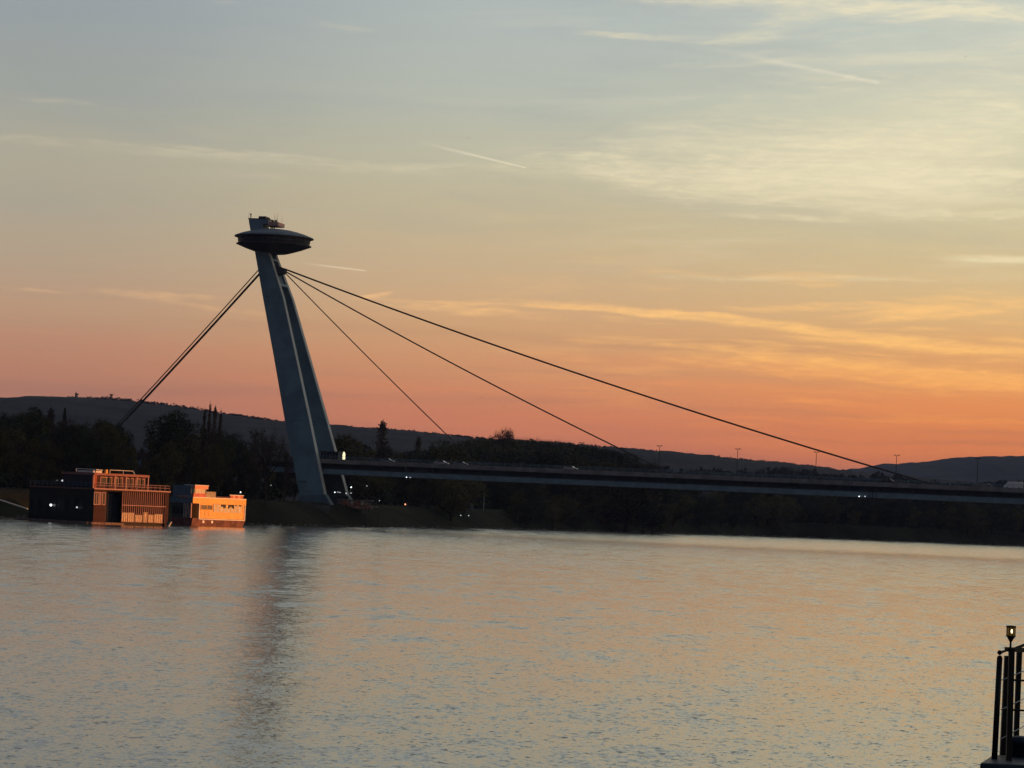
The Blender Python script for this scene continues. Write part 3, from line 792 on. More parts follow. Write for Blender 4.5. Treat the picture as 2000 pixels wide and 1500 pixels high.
# saucer restaurant
sc_ = onplane(535.5, 464, 0)
rr = (onplane(610, 464, 0).x - onplane(462, 464, 0).x)/2
k = rr/77.0                                      # metres per picture pixel there
sau = bpy.data.objects.new('saucer', None)
prof = [(77,0),(76,1.2),(62,6.5),(48,10.5),(34,13.6),(20,15.6),(8,16.4),(2,16.6)]
so_ = MB().lathe([(r_*k, z_*k) for r_, z_ in [(70,-1.5),(77,-.9)]+prof], 64, (sc_.x,0,sc_.z)).build('saucer_roof', M_roofs, bridge, True)
MB().lathe([(r_*k, z_*k) for r_, z_ in [(66,-14),(68.5,-13.5),(69.5,-1.6),(67,-1)]], 64, (sc_.x,0,sc_.z)).build('window_band', M_glass, so_)
ml = MB()
for i in range(40):
    a = 2*math.pi*i/40; c, s = math.cos(a), math.sin(a); q = 70*k
    for_ = ml.tube((sc_.x+c*68.4*k, s*68.4*k, sc_.z-14*k), (sc_.x+c*70.2*k, s*70.2*k, sc_.z-1.5*k), .09, n=4)
ml.build('mullion', M_sauc, so_)
MB().lathe([(r_*k, z_*k) for r_, z_ in [(69,-8.4),(70.3,-7.8),(69,-7.2)]], 64, (sc_.x,0,sc_.z)).build('window_rail', M_conc, so_)
MB().lathe([(r_*k, z_*k) for r_, z_ in [(14,-33),(26,-31.5),(40,-27.5),(55,-22.5),(66,-18),(73,-15.4),(73,-14.4),(66,-13.8)]], 64, (sc_.x,0,sc_.z)).build('saucer_bowl', M_sauc, bridge, True)
# lookout cabin on top
def LP(px, py, ly=-2): return onplane(px, py, ly)
yl = 3.2
A = LP(489.5,452,-yl); B = LP(511.5,452,-yl); C_ = LP(485.5,427.5,-yl); D_ = LP(524,429,-yl); Cm = LP(512,437,-yl); Bm = LP(523,437,-yl)
cb = MB()
cb.hexa([(A.x,-yl,A.z),(LP(516,449,-yl).x,-yl,A.z),(LP(516,449,-yl).x,yl,A.z),(A.x,yl,A.z),(LP(486.5,437,-yl).x,-yl,Cm.z),(Cm.x,-yl,Cm.z),(Cm.x,yl,Cm.z),(LP(486.5,437,-yl).x,yl,Cm.z)])
zc0 = Cm.z
cb.hexa([(LP(486.5,437,-yl).x,-yl,zc0),(D_.x,-yl,zc0),(D_.x,yl,zc0),(LP(486.5,437,-yl).x,yl,zc0),(C_.x,-yl,C_.z),(D_.x,-yl,C_.z),(D_.x,yl,C_.z),(C_.x,yl,C_.z)])
cabin = cb.build('lookout_cabin', M_conc, bridge, bevel=.05)
MB().box(C_.x-.15, D_.x+.15, -yl-.1, yl+.1, C_.z, C_.z+.25).build('parapet_cap', M_sauc, cabin)
MB().box(LP(508,427,0).x, LP(522,427,0).x, -1.5, 1.5, C_.z+.25, C_.z+1.1).build('roof_unit', M_sauc, cabin)
pf = MB(); xa, xb = D_.x+.05, LP(543.5,435,-yl).x; zf = LP(535,441,-yl).z
pf.box(xa-1, xb, -yl, yl, zf, zf+.2)
for (p, q) in (((xa,-yl),(xb,-yl)),((xb,-yl),(xb,yl)),((xa,yl),(xb,yl))):
    x0_, x1_ = min(p[0],q[0])-.04, max(p[0],q[0])+.04; y0_, y1_ = min(p[1],q[1])-.04, max(p[1],q[1])+.04
    pf.box(x0_, x1_, y0_, y1_, zf+.2, zf+1.2)
M_pink = mat('rose_paint_panels', (.45,.30,.28), .6, .2, 1)
pf.build('viewing_platform', M_pink, cabin)
for xx in (LP(527,445,-yl).x, LP(530,445,-yl).x, LP(533.5,445,-yl).x):
    MB().box(xx-.13, xx+.13, -2.2, -1.9, sc_.z+10*k, zf).build('platform_post', M_sauc, cabin)
an = MB()
for xx, h_, yy in ((485.6,2.2,-3),(489,1.2,-3),(500,.8,3),(536,1.8,-3.1),(542,2.4,-3.1),(527,2.0,3),(539,1.6,3)):
    q = LP(xx,427,-yl); an.tube((q.x,yy,C_.z-.2),(q.x,yy,C_.z+h_),.05,.02,4)
an.build('antenna', M_sauc, cabin)

# people on the lookout: one continuous skinned figure, copied
def person_mesh(seed, arm):
    bm_v = [(0,0,.95),(0,0,1.2),(0,0,1.42),(0,0,1.52),(0,.02,1.66),(-.19,0,1.4),(-.24,.02,1.15),(-.2,.16,arm),(.19,0,1.4),(.25,.03,1.15),(.2,.16,arm),
            (-.1,0,.9),(-.11,.02,.5),(-.11,0,.06),(-.11,.14,.04),(.1,0,.9),(.11,.02,.5),(.11,0,.06),(.11,.14,.04)]
    rad = [.15,.14,.16,.06,.105,.07,.05,.04,.07,.05,.04,.09,.07,.05,.04,.09,.07,.05,.04]
    ed = [(0,1),(1,2),(2,3),(3,4),(2,5),(5,6),(6,7),(2,8),(8,9),(9,10),(0,11),(11,12),(12,13),(13,14),(0,15),(15,16),(16,17),(17,18)]
    me = bpy.data.meshes.new('person'); me.from_pydata(bm_v, ed, []); me.update()
    o = bpy.data.objects.new('person', me); COL.objects.link(o)
    md = o.modifiers.new('skin', 'SKIN')
    for i, v in enumerate(me.skin_vertices[0].data):
        v.radius = (rad[i], rad[i]); v.use_root = (i == 0)
    o.modifiers.new('sub', 'SUBSURF').levels = 1
    me.materials.append(M_person)
    dg = bpy.context.evaluated_depsgraph_get(); ev = bpy.data.meshes.new_from_object(o.evaluated_get(dg))
    bpy.data.objects.remove(o)
    ev.materials.clear(); ev.materials.append(M_person)
    return ev
pmeshes = [person_mesh(0, 1.08), person_mesh(1, 1.2)]
bm_ = bridge.matrix_basis.copy()
bridge_mw = Matrix.Translation((P0.x, P0.y, 0)) @ Matrix.Rotation(-TH, 4, 'Z')
for (px, yy, zz, lab) in ((489.5,-2.6,C_.z+.0,'lone person in dark clothes at the left edge of the lookout roof'),
                      (525.5,-2.4,zf+.9,'person in dark clothes standing tallest beside the lookout cabin'),
                      (532.5,-2.7,zf+.2,'person leaning at the middle of the rose viewing platform'),
                      (538,-2.6,zf+.2,'person in dark clothes second from platform right end'),
                      (540.6,-2.5,zf+.2,'person in dark clothes at the right end of the viewing platform')):
    q = LP(px, 430, yy)
    w = bridge_mw @ Vector((q.x, yy, zz + (.12 if zz < C_.z-.5 else .25)))
    if zz > C_.z-.5: pass
    o = inst('person', pmeshes[int(px) % 2], None, w, (0,0,R(180)+random.uniform(-.6,.6)))
    tag(o, lab, 'person')

# lamp posts on the deck
def lamp_post():
    t = thing('street_lamp', (0,0,0), 0, '', 'street lamp', 'street lamps along the bridge deck')
    MB().tube((0,0,-.4),(0,0,8.6),.11,.07,8).build('pole', M_blk, t)
    for s in (-1, 1):
        MB().tube((0,0,8.55),(s*1.0,0,8.75),.05,.04,6).build('arm', M_blk, t)
        MB().hexa([(s*.5-.35,-.16,8.68),(s*.5+.35,-.16,8.72),(s*.5+.35,.16,8.72),(s*.5-.35,.16,8.68),(s*.5-.3,-.12,8.82),(s*.5+.3,-.12,8.88),(s*.5+.3,.12,8.88),(s*.5-.3,.12,8.82)]).build('lamp_head', M_blk, t)
    return t
lp0 = lamp_post(); first = True
lamps = [(982,'lamp post above the deck, in front of the feathery bare crowns'),(1135,'lamp post just clearing the wood left of the middle stay'),(1288,'lamp post where the middle stay meets the deck'),(1441,'lone lamp post halfway between the middle and longest stays'),
         (1595,'tall lamp post standing over the dip left of the far hill'),(1752,'lamp post crossed by the longest stay near its foot'),(1911,'rightmost lamp post, set against the far hill')]
for (px, lab) in lamps:
    q = onplane(px-2.2, 920, 0); o = lp0 if first else copy_tree(lp0); first = False
    o.location = bridge_mw @ Vector((q.x, .6, ZT(q.x)-.45)); o['label'] = lab

# vehicles on the deck
def car(name, label, cat, body, L_=4.4, H_=1.45, van=False):
    t = thing(name, (0,0,0), 0, label, cat, 'vehicles crossing the bridge')
    h = L_/2; w = .88
    if van: prof = [(-h,.35),(h,.35),(h,1.0),(h-.35,1.15),(h-1.3,2.2),(-h+.1,2.3),(-h,1.8)]
    else: prof = [(-h,.3),(h,.3),(h,.75),(h-.9,.92),(h-1.75,H_),(-h+1.1,H_),(-h+.25,.95),(-h,.9)]
    n = len(prof); vs = [(x_,-w,z_) for x_, z_ in prof]+[(x_,w,z_) for x_, z_ in prof]
    fs = [tuple(range(n)), tuple(range(2*n-1,n-1,-1))]+[(i,n+i,n+(i+1)%n,(i+1)%n) for i in range(n)]
    b = MB(); b.add(vs, fs); b.build('body', body, t, bevel=.08)
    g = MB()
    if van: g.add([(h-1.75,-w-.01,1.2),(h-.6,-w-.01,1.2),(h-1.35,-w-.01,2.0),(h-1.75,-w-.01,2.0)],[(0,1,2,3)])
    else: g.add([(-h+.55,-w-.01,.98),(h-1.15,-w-.01,.98),(h-1.85,-w-.01,H_-.1),(-h+1.15,-w-.01,H_-.1)],[(0,1,2,3)])
    g.build('window', M_glass, t)
    for sx in (-1,1):
        for sy in (-1,1):
            MB().tube((sx*h*.62, sy*w*.98-.1*sy, .33),(sx*h*.62, sy*w*1.03, .33),.33,n=14).build('wheel', M_tyre, t)
    MB().box(h-.02,h+.03,-w*.8,-w*.45,.6,.75).build('headlight', M_white, t)
    MB().box(-h-.03,-h+.02,-w*.85,-w*.5,.7,.9).build('tail_light', M_red, t)
    return t
C_silv = mat('silver_car_paint', (.55,.57,.6), .18, .05, 1, metal=.6)
C_dark = mat('dark_car_paint', (.03,.035,.045), .2, .05, 1)
C_white = mat('white_car_paint', (.75,.76,.78), .3, .05, 1)
C_grey = mat('grey_car_paint', (.2,.21,.22), .25, .05, 1)
for (px, nm, lab, cat, m_, L_, van, dr) in ((862,'parked_car','silver car with a bright windscreen, left of the deck middle','car',C_silv,4.5,False,1),
        (900,'moving_car','low grey car right behind the silver one, near the shortest stay','car',C_grey,4.4,False,1),
        (757,'moving_car','small dark car on the deck below the lone poplar','car',C_grey,4.0,False,1),
        (1115,'moving_car','small pale car on the deck in front of the wood','car',C_silv,4.2,False,1),
        (1731,'moving_car','dark tall estate car by the lamp crossed by the stay','car',C_dark,4.8,False,-1),
        (1924,'moving_car','grey hatchback on the deck just ahead of the white van','car',C_grey,4.3,False,-1),
        (1980,'delivery_van','white van at the right edge of the deck','van',C_white,5.6,True,-1)):
    o = car(nm if nm != 'parked_car' else 'moving_car', lab, cat, m_, L_, 1.6 if px == 1731 else 1.45, van)
    q = onplane(px, 925, -6); o.location = bridge_mw @ Vector((q.x, -6.2, ZT(q.x)-.44)); o.rotation_euler = (0,0,-TH+(0 if dr > 0 else math.pi))
    # cars ride on the slab
# small lamps helper
def small_lamp(name, loc, r_, gl, lab, hous=True, group=None):
    t = thing(name, loc, 0, lab, 'lamp', group)
    MB().sphere((0,0,0), r_, 8).build('bulb', gl, t)
    MB().tube((0,.02,r_*.8),(0,.05,r_*1.8), r_*.9, r_*.5, 8).build('housing', M_blk, t)
    return t
def bl(px, py, ly): return bridge_mw @ onplane(px, py, ly)
small_lamp('bridge_lamp', bl(794,932,-8.9), .15, G_white, 'brighter of two small white lamps under the deck left of centre')
small_lamp('bridge_lamp', bl(801,932.5,-8.9), .15, G_dim, 'dimmer of two small lamps under the deck left of centre')
small_lamp('bridge_lamp', bl(1678,969.5,-8.9), .15, G_white, 'bright white lamp hung below the deck at right')
small_lamp('bridge_lamp', bl(1689.5,969.5,-8.9), .17, G_dim, 'dim lamp beside the bright one below the deck at right')
# hanging dark ring-shaped navigation mark under the deck
nm_ = MB()
for i in range(16):
    a, b = 2*math.pi*i/16, 2*math.pi*(i+1)/16
    nm_.tube((1.1*math.cos(a),0,1.4*math.sin(a)),(1.1*math.cos(b),0,1.4*math.sin(b)),.16,n=5)
nm_.tube((0,0,1.3),(0,0,3.4),.1,n=5); nm_.tube((-1.1,0,.3),(-1.1,0,3.2),.08,n=5); nm_.tube((1.1,0,.3),(1.1,0,3.2),.08,n=5)
o = nm_.build('navigation_mark', M_blk); o.location = bl(1704,981,-9.1); o.location.z -= .2; o.rotation_euler = (0,0,-TH)
tag(o, 'dark ring-shaped shipping mark hung below the deck at right', 'navigation mark')
# stairhead kiosk between the legs on the deck, with a brightly lit panel
ka = onplane(626,884,-8.5); kb = onplane(660,884,-8.5)
t = thing('lift_lobby', bridge_mw @ Vector((ka.x,-8.2,ZT(ka.x))), -TH, 'low dark glazed lift lobby on the deck between pylon legs', 'shelter')
wd = kb.x-ka.x; zr = onplane(640,881,-8.5).z-ZT(ka.x)
MB().box(0,wd,0,7,-.4,zr-.35).build('glazed_wall', M_glass, t)
MB().box(-.3,wd+.4,-.3,7.3,zr-.34,zr).build('flat_roof', M_sauc, t)
mu = MB()
for i in range(7): mu.box(i*wd/6-.06, i*wd/6+.06, -.12, -.02, -.3, zr-.35)
mu.build('window_post', M_deckd, t)
t = thing('glowing_panel', bl(671.5,898,-9.0), -TH, 'bright yellow-white glowing upright panel at the right end of the lobby', 'sign')
MB().box(-.4,.35,-.15,.15,.1,1.9).build('panel_face', glow('panel_glow', (1,.86,.5), 1.3), t)  # upright box with a yellow-white emissive face
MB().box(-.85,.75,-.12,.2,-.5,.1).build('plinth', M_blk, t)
MB().box(-.22,.15,-.15,.15,1.9,2.4).build('panel_cap', MATS['panel_glow'], t)

# ------------------------------------------------------------------ things on the bank near the pylon
def at_bank(px, py, Y): p = PY(px, py, Y); return p
# kiosk terrace; red of the low sun put into its timber colour
kp = PY(660, 990, 884)
t = thing('terrace_bar', (kp.x, kp.y, kp.z+.5), R(-4), 'low terrace bar coloured sunlit red, lying on the bank below the bridge', 'bar')
M_sunred = mat('sunlit_red_timber', (.40,.20,.16), .7, .5, .9); M_pale = mat('pale_trim', (.5,.46,.42), .7, .3, 2)
MB().box(0,10.2,0,4,-.7,.3).build('base', M_sunred, t)
for i in range(5): MB().tube((.4+i*2.3,.4,-1.9),(.4+i*2.3,.4,-.7),.15,n=6).build('stilt', M_blk, t)
MB().box(.2,8.5,.8,3.6,.3,1.7).build('back_wall', M_sunred, t)
MB().box(-.3,10.6,-.3,4.2,1.7,1.9).build('roof', M_pale, t)
for i in range(8): MB().tube((.1+i*1.4,-.1,.3),(.1+i*1.4,-.1,1.7),.07,n=5).build('post', M_pale, t)
MB().box(0,10.4,-.16,-.06,.95,1.1).build('counter', M_pale, t)
for i, (xx, m_) in enumerate(((1.6,M_red),(3.6,M_white),(5.4,M_red),(6.9,M_white))):
    MB().box(xx,xx+1.1,.5,.75,.4,1.5).build('panel', m_, t)
MB().box(10.2,12.2,0,2,-.1,.1).build('landing', M_pale, t)
MB().sphere((.8,-.35,-.25),.35,8).build('float', M_pale, t)
# pale cabins left of the pylon foot
for (px, w_, lab) in ((545,2.2,'dull mauve site cabin left of the pylon foot, nearer half'),(562,2.6,'paler site cabin touching the pylon foot')):
    q = PY(px, 976, 850); t = thing('site_cabin', (q.x, q.y, q.z-1.6), R(6), lab, 'cabin')
    MB().box(-w_/2*1.05,w_/2*1.05,0,5,-.8,2.3).build('wall', mat('mauve_sheet', (.16,.14,.18), .8, .2, .6), t)
    MB().box(-w_/2*1.15,w_/2*1.15,-.15,5.2,2.3,2.45).build('roof', M_deckd, t)
    MB().box(-.35,.35,-.06,-.01,-.6,1.4).build('door', M_navy, t)
# pole lamp and string of lights by the far leg
q = PY(686, 952, 862)
t = thing('lamp_post', (q.x, q.y, q.z-3.4), 0, 'crooked lamp post with a bright white head by the terrace bar', 'lamp post')
MB().path([(-.9,0,-1.5),(-.5,0,1.5),(0,0,3.4)], .07).build('pole', M_pale, t)
MB().sphere((0,0,3.45), .2, 8).build('lamp_head', G_white, t)
for (px, py, r_, gl, lab) in ((654,961.5,.16,G_white,'leftmost and brightest bulb of the row right of pylon foot'),(660,961,.14,G_dim,'second bulb of the row right of the pylon foot'),(664,962,.14,G_dim,'third faint bulb of the row right of the pylon foot'),
        (676,963.5,.18,G_dim,'small faint bulb just left of the crooked lamp post'),(685.5,963,.15,G_dim,'dull bulb half way down the crooked lamp post'),
        (716.5,949,.13,G_dim,'faint lamp among trees right of the crooked lamp post'),(591,983,.16,G_dim,'small white light on the grass under the near pylon leg'),
        (529,948,.18,G_dim,'faint lamp in the trees left of the pylon leg'),
        (791.5,985,.28,glow('lamp_orange',(1,.35,.15),1.6),'orange-red light at the foot of the olive trees'),
        (900,1006.5,.16,G_dim,'left one of two small lights on the grass bank'),(915.5,1007,.16,G_dim,'right one of two small lights on the grass bank'),
        (741,978,.13,G_dim,'dull lamp on the bank right of the terrace bar')):
    D = 850 if px < 780 else 925
    q = PY(px, py, D); t = small_lamp('bank_lamp', (q.x, q.y, q.z), r_, gl, lab)
    z_ = ground_z(q.x, q.y)
    if q.z > z_+.4: MB().tube((0,0,-r_),(0,0,z_-q.z-.3),.04,n=5).build('pole', M_blk, t)
# edge wall at the foot
a = PY(590,984,842); b = PY(645,990,842)
MB().hexa([(a.x,a.y,a.z-2),(b.x,b.y,b.z-2),(b.x,b.y+.6,b.z-2),(a.x,a.y+.6,a.z-2),(a.x,a.y,a.z+.3),(b.x,b.y,b.z+.3),(b.x,b.y+.6,b.z+.3),(a.x,a.y+.6,a.z+.3)])
kw = MB(); kw.hexa([(a.x,a.y,a.z-2),(b.x,b.y,b.z-2),(b.x,b.y+.6,b.z-2),(a.x,a.y+.6,a.z-2),(a.x,a.y,a.z+.3),(b.x,b.y,b.z+.3),(b.x,b.y+.6,b.z+.3),(a.x,a.y+.6,a.z+.3)])
tag(kw.build('kerb_wall', mat('kerb_stone', (.09,.09,.1), .8, .3, .7)), 'low pale kerb wall running under the near pylon leg', 'wall')
# pale shelter beyond the olive trees + white post
q = PY(907, 990, 1048); t = thing('grey_tent', (q.x, q.y, ground_z(q.x,q.y)-.2), R(10), 'grey low-roofed tent at the right end of the olive trees', 'tent')
MB().hexa([(-3,-2,0),(3,-2,0),(3,2,0),(-3,2,0),(-3,-2,1.9),(3,-2,1.9),(3,2,1.9),(-3,2,1.9)]).build('wall', M_deckd, t)
MB().hexa([(-3.3,-2.3,1.9),(3.3,-2.3,1.9),(3.3,2.3,1.9),(-3.3,2.3,1.9),(-1.2,-.4,3.2),(1.2,-.4,3.2),(1.2,.4,3.2),(-1.2,.4,3.2)]).build('roof', M_ledge, t)
q = PY(945, 985, 1060); z_ = ground_z(q.x, q.y)
t = thing('white_post', (q.x, q.y, z_), 0, 'slender pale post standing alone below the deck', 'post')
MB().tube((0,0,-.5),(0,0,PY(945,960,1060).z-z_),.12,.08,6).build('pole', M_pale, t)
MB().tube((0,0,-.5),(0,0,.3),.3,.25,8).build('base', M_stone, t)

# hilltop towers
def hp(px, py): return PY(px, py, 4180)
q = hp(148,780)
t = thing('hilltop_tower', q, 0, 'taller hilltop tower with a square head, left ridge', 'tower')
MB().hexa([(-1.6,-1.6,-3),(1.6,-1.6,-3),(1.6,1.6,-3),(-1.6,1.6,-3),(-1.2,-1.2,9.5),(1.2,-1.2,9.5),(1.2,1.2,9.5),(-1.2,1.2,9.5)]).build('shaft', M_towr, t)
MB().box(1.2,3.6,-1.2,1.2,6.2,8.4).build('side_pod', M_towr, t)
MB().tube((0,0,9.5),(0,0,11.5),.5,.1,5).build('mast', M_towr, t)
MB().box(-4,4,-3,3,-4,1.4).build('base_block', M_navy, t)
q = hp(133,781); t = thing('hilltop_building', q, 0, 'small gabled hilltop building left of the taller tower', 'building')
MB().box(-1.8,1.8,-1.5,1.5,-3,2.5).build('wall', M_navy, t)
MB().hexa([(-2,-1.7,2.5),(2,-1.7,2.5),(2,1.7,2.5),(-2,1.7,2.5),(-.2,-.2,6),(.2,-.2,6),(.2,.2,6),(-.2,.2,6)]).build('roof', M_towr, t)
q = hp(217,781); t = thing('hilltop_mast', q, 0, 'radio mast with a dish-shaped head, between ridge tower and stays', 'mast')
MB().tube((0,0,-3),(0,0,8.5),.8,.5,6).build('shaft', M_towr, t)
MB().lathe([(.5,3.6),(2.2,4.2),(2.2,4.9),(.5,5.2)],10).build('lower_dish', M_towr, t)
MB().lathe([(.8,5.6),(1.6,6),(3.2,7.8),(2.6,8.3),(.5,8.4)],10).build('upper_dish', M_towr, t)
MB().box(-3.5,3.5,-2,2,-4,1).build('base_block', M_navy, t)

# birds
for (px, py, D, s, lab) in ((914,270,400,1,'tiny dark bird high above the deck, near the sharp trail'),(806,313,400,.8,'tiny bird left of the upper trail'),(940,776,450,1,'tiny bird just above the ridge between first two stays'),(984,796,450,1,'tiny bird over the feathery bare crowns'),(1885,111,380,1,'tiny bird alone near the top right corner')):
    q = PY(px, py, D); b = MB()
    b.add([(-.28*s,0,.10*s),(-.1*s,.05,.02),(0,0,0),(-.1*s,-.08,.0)],[(0,1,2,3)]); b.add([(.28*s,0,.12*s),(.1*s,.05,.02),(0,0,0),(.1*s,-.08,0)],[(0,3,2,1)])
    b.tube((0,-.15,0),(0,.15,.01),.04,.02,5)
    o = b.build('bird', M_person); o.location = q; tag(o, lab, 'bird')

# ------------------------------------------------------------------ houseboat with slatted facade
RB = R(40)
C1 = PW(181, 1023.5)
hb = thing('houseboat', (C1.x, C1.y, 0), RB, 'large two-storey dark houseboat with red-brown front and slat screen', 'houseboat')
Y1 = C1.y
def hx(px): d_ = ray(px, 975); s = d_.x/d_.y; return (C1.x - s*C1.y)/(s*math.sin(RB)-math.cos(RB))      # x along the lit face
def hy(px): d_ = ray(px, 975); s = d_.x/d_.y; return (C1.x - s*C1.y)/(s*math.cos(RB)+math.sin(RB))      # y along the dark face
def hz(px, py, x_=0, y_=0):
    Yd = C1.y + x_*math.sin(RB) + y_*math.cos(RB); return PY(px, py, Yd).z
LX = hx(330); LY = hy(56)
z1 = hz(181,953); z2 = hz(181,923); x2 = hx(289)
print('houseboat', LX, LY, z1, z2, x2)
xw1, xr1, xs1 = hx(207), hx(239), hx(323)
MB().box(.0,LX,.6,LY,-.5,.55).build('pontoon', M_dark, hb, bevel=.08)
lo = MB(); lo.box(.02,xw1,.25,LY-.2,.55,z1-.35); lo.box(xw1,LX-.02,2.6,LY-.2,.55,z1-.35)
low = lo.build('lower_storey', M_dark, hb)
MB().box(.04,xw1,0.0,.25,.3,z1-.35).build('timber_front', M_wood, hb)
MB().box(xs1+.15,LX,.02,2.6,.3,z1-.35).build('timber_end', M_wood, hb)
MB().box(-.15,LX+.2,-.2,LY,z1-.35,z1).build('terrace_floor', mat('brown_edge', (.2,.09,.07), .7, .2, 1), hb)
MB().box(-.2,LX+.25,-.27,-.2,z1-.2,z1+.02).build('floor_edge', M_frame, hb)
# windows in timber front
def window(par, x0, x1, za, zb, nm=1, y=0.0, mt=M_frame, th=.14):
    w = MB(); y0 = y-.1
    w.box(x0,x1,y0,y,za,za+th); w.box(x0,x1,y0,y,zb-th,zb)
    w.box(x0,x0+th,y0,y,za+th,zb-th); w.box(x1-th,x1,y0,y,za+th,zb-th)
    for i in range(1, nm+1): c = x0+(x1-x0)*i/(nm+1); w.box(c-th*.4,c+th*.4,y0,y,za+th,zb-th)
    fo = w.build('window_frame', mt, par)
    MB().box(x0+th,x1-th,y-.04,y-.01,za+th,zb-th).build('window_pane', M_glass, fo)
zw0, zw1 = hz(190,986,hx(190)), hz(190,961,hx(190))
window(hb, hx(183), hx(193), zw0, zw1, 1); window(hb, hx(194), hx(197), zw0, zw1, 0); window(hb, hx(199), hx(205.5), zw0, zw1, 0)
# recess doors
for i in range(3): MB().box(xw1+.6+i*1.4,xw1+1.8+i*1.4,2.5,2.59,.6,z1-1.2).build('dark_door', M_navy, hb)
# slat screen
zs0 = .6; zs1 = z1-.4
xs0 = xr1+.05
nS = 22
sm = MB().box(-.045,.045,-.03,.03,zs0,zs1).mesh('slat', mat('dusty_rose_slat', (.46,.25,.22), .6, .15, 2))
for i in range(nS):
    xx = xs0+.1+(xs1-xs0)*i/(nS-1); inst('slat', sm, hb, (xx,.1,0))
MB().box(xs0,xs1+.2,.0,.02,hz(280,988,hx(280))-.07,hz(280,988,hx(280))+.07).build('screen_rail', M_frame, hb)
MB().box(xs0,xs1+.2,.3,.42,.55,.75).build('screen_base', M_wood, hb)
rw = random.Random(3)
MB().box(xs0+.2,xs1,.62,.75,.6,z1-.5).build('screen_backing', mat('dim_red_backing', (.03,.010,.012), .8, .3, 1), hb)
xx = xs0+.4
while xx < xs1-1:
    ww = rw.uniform(1.0,2.4)
    MB().box(xx,min(xx+ww,xs1-.1),.45,.55,.75,rw.uniform(2.3,3.1)).build('pale_panel', mat('light_parapet_panel', (.85,.66,.42), .7, .25, 2), hb); xx += ww+.25
# upper cabin
uc = MB(); uc.box(.15,x2,1.2,hy(120),z1,z2-.5); up = uc.build('upper_storey', M_navy, hb)
MB().box(.2,x2-.1,1.12,1.19,z1,z2-.5).build('upper_front', mat('deep_red_wall', (.07,.02,.016), .7, .3, 1), hb)
MB().box(-.1,x2+.2,.1,hy(120)+.4,z2-.5,z2).build('roof', mat('salmon_roof_edge', (.34,.15,.13), .7, .15, 1), hb)
MB().box(.1,hx(192),1.0,1.11,z1,z2-.5).build('orange_door', mat('orange_door', (.4,.11,.05), .7, .2, 1), hb)
for (a, b) in ((199,222),(226,243),(248,264),(268,286)):
    window(hb, hx(a), hx(b), z1+.5, z2-.8, 1, y=1.1, th=.16)
for px in (181.5,224,245,266,288):
    MB().box(hx(px)-.1,hx(px)+.1,-.02,.16,z1,z2-.5).build('veranda_post', M_frame, hb)
# terrace railing
def rail_run(par, p0, p1, h, step, mt, name='railing'):
    p0, p1 = Vector(p0), Vector(p1); n = max(1, int((p1-p0).length/step)); rl = MB()
    for hh in (h, h*.55): rl.tube(p0+Vector((0,0,hh)), p1+Vector((0,0,hh)), .05, n=4)
    ro = rl.build(name, mt, par)
    for i in range(n+1):
        p = p0.lerp(p1, i/n); MB().tube(p, p+Vector((0,0,h)), .045, n=4).build('baluster', mt, ro)
rail_run(hb, (0,-.1,z1), (LX,-.1,z1), 1.15, 1.15, M_frame)
rail_run(hb, (LX,-.1,z1), (LX,8,z1), 1.15, 2, M_frame)
rail_run(hb, (0,-.1,z1), (0,LY-.5,z1), 1.1, 1.8, M_blue)
# roof gear
rg = MB(); 
for (a, b) in ((146,170),(170,182)):
    ya, yb = hy(b), hy(a); rg.box(.4,1.6,max(ya,.3),yb,z2+.05,z2+.45)
rg.build('roof_loungers', M_white, hb)
wr = MB(); P = [(hx(214),.4,z2),(hx(214),.4,z2+.75),(hx(259),.4,z2+.75),(hx(263),.4,z2)]; wr.path(P, .07); wr.tube((hx(240),.4,z2),(hx(240),.4,z2+.75),.06)
wr.build('roof_rail', M_white, hb)
wr = MB(); wr.path([(.4,hy(143),z2),(.4,hy(143),z2+.8),(.4,.4,z2+.7),(hx(200),.4,z2+.6)], .09); wr.build('roof_pipe', M_white, hb)
for px in (186,190,196):
    MB().box(hx(px)-.5,hx(px)+.35,.5,1.5,z2,z2+.45).build('roof_box', M_white, hb)
MB().box(hx(206),hx(209.5),.3,.9,z2,z2+.8).build('roof_vent', M_yell, hb)
# dark side windows, lamps
for px in (70,88,106,124,142,160):
    ym = hy(px); MB().box(-.03,.015,ym-1.0,ym+1.0,2.4,5.2).build('side_window', M_glass, hb)
for px in (134,158): MB().box(.08,.145,hy(px)-.7,hy(px)+.7,z1+.7,z2-.8).build('cabin_window', M_glass, hb)
def hbw(x_, y_, z_): return Vector((C1.x+x_*math.cos(RB)-y_*math.sin(RB), C1.y+x_*math.sin(RB)+y_*math.cos(RB), z_))
for (px, py, r_, gl, lab) in ((103,986.5,.27,G_white,'bright round white lamp on the dark side of the houseboat'),(154,991,.2,G_dim,'smaller white lamp near the corner of the houseboat dark side')):
    small_lamp('wall_lamp', hbw(-.4,hy(px),hz(px,py,0,hy(px))), r_, gl, lab)
for (px, py, lab) in ((98,936,'smaller pale dome light on the houseboat rear terrace'),(110,936.5,'larger pale dome light on the houseboat rear terrace')):
    q = hbw(1.5, hy(px), z1); t = thing('terrace_lamp', q, RB, lab, 'lamp')
    MB().tube((0,0,0),(0,0,1.2),.05,n=5).build('pole', M_blk, t); MB().sphere((0,0,1.35), .3 if px > 100 else .2, 8, (1.6,1,.7)).build('shade', M_white if px < 100 else G_dim, t)
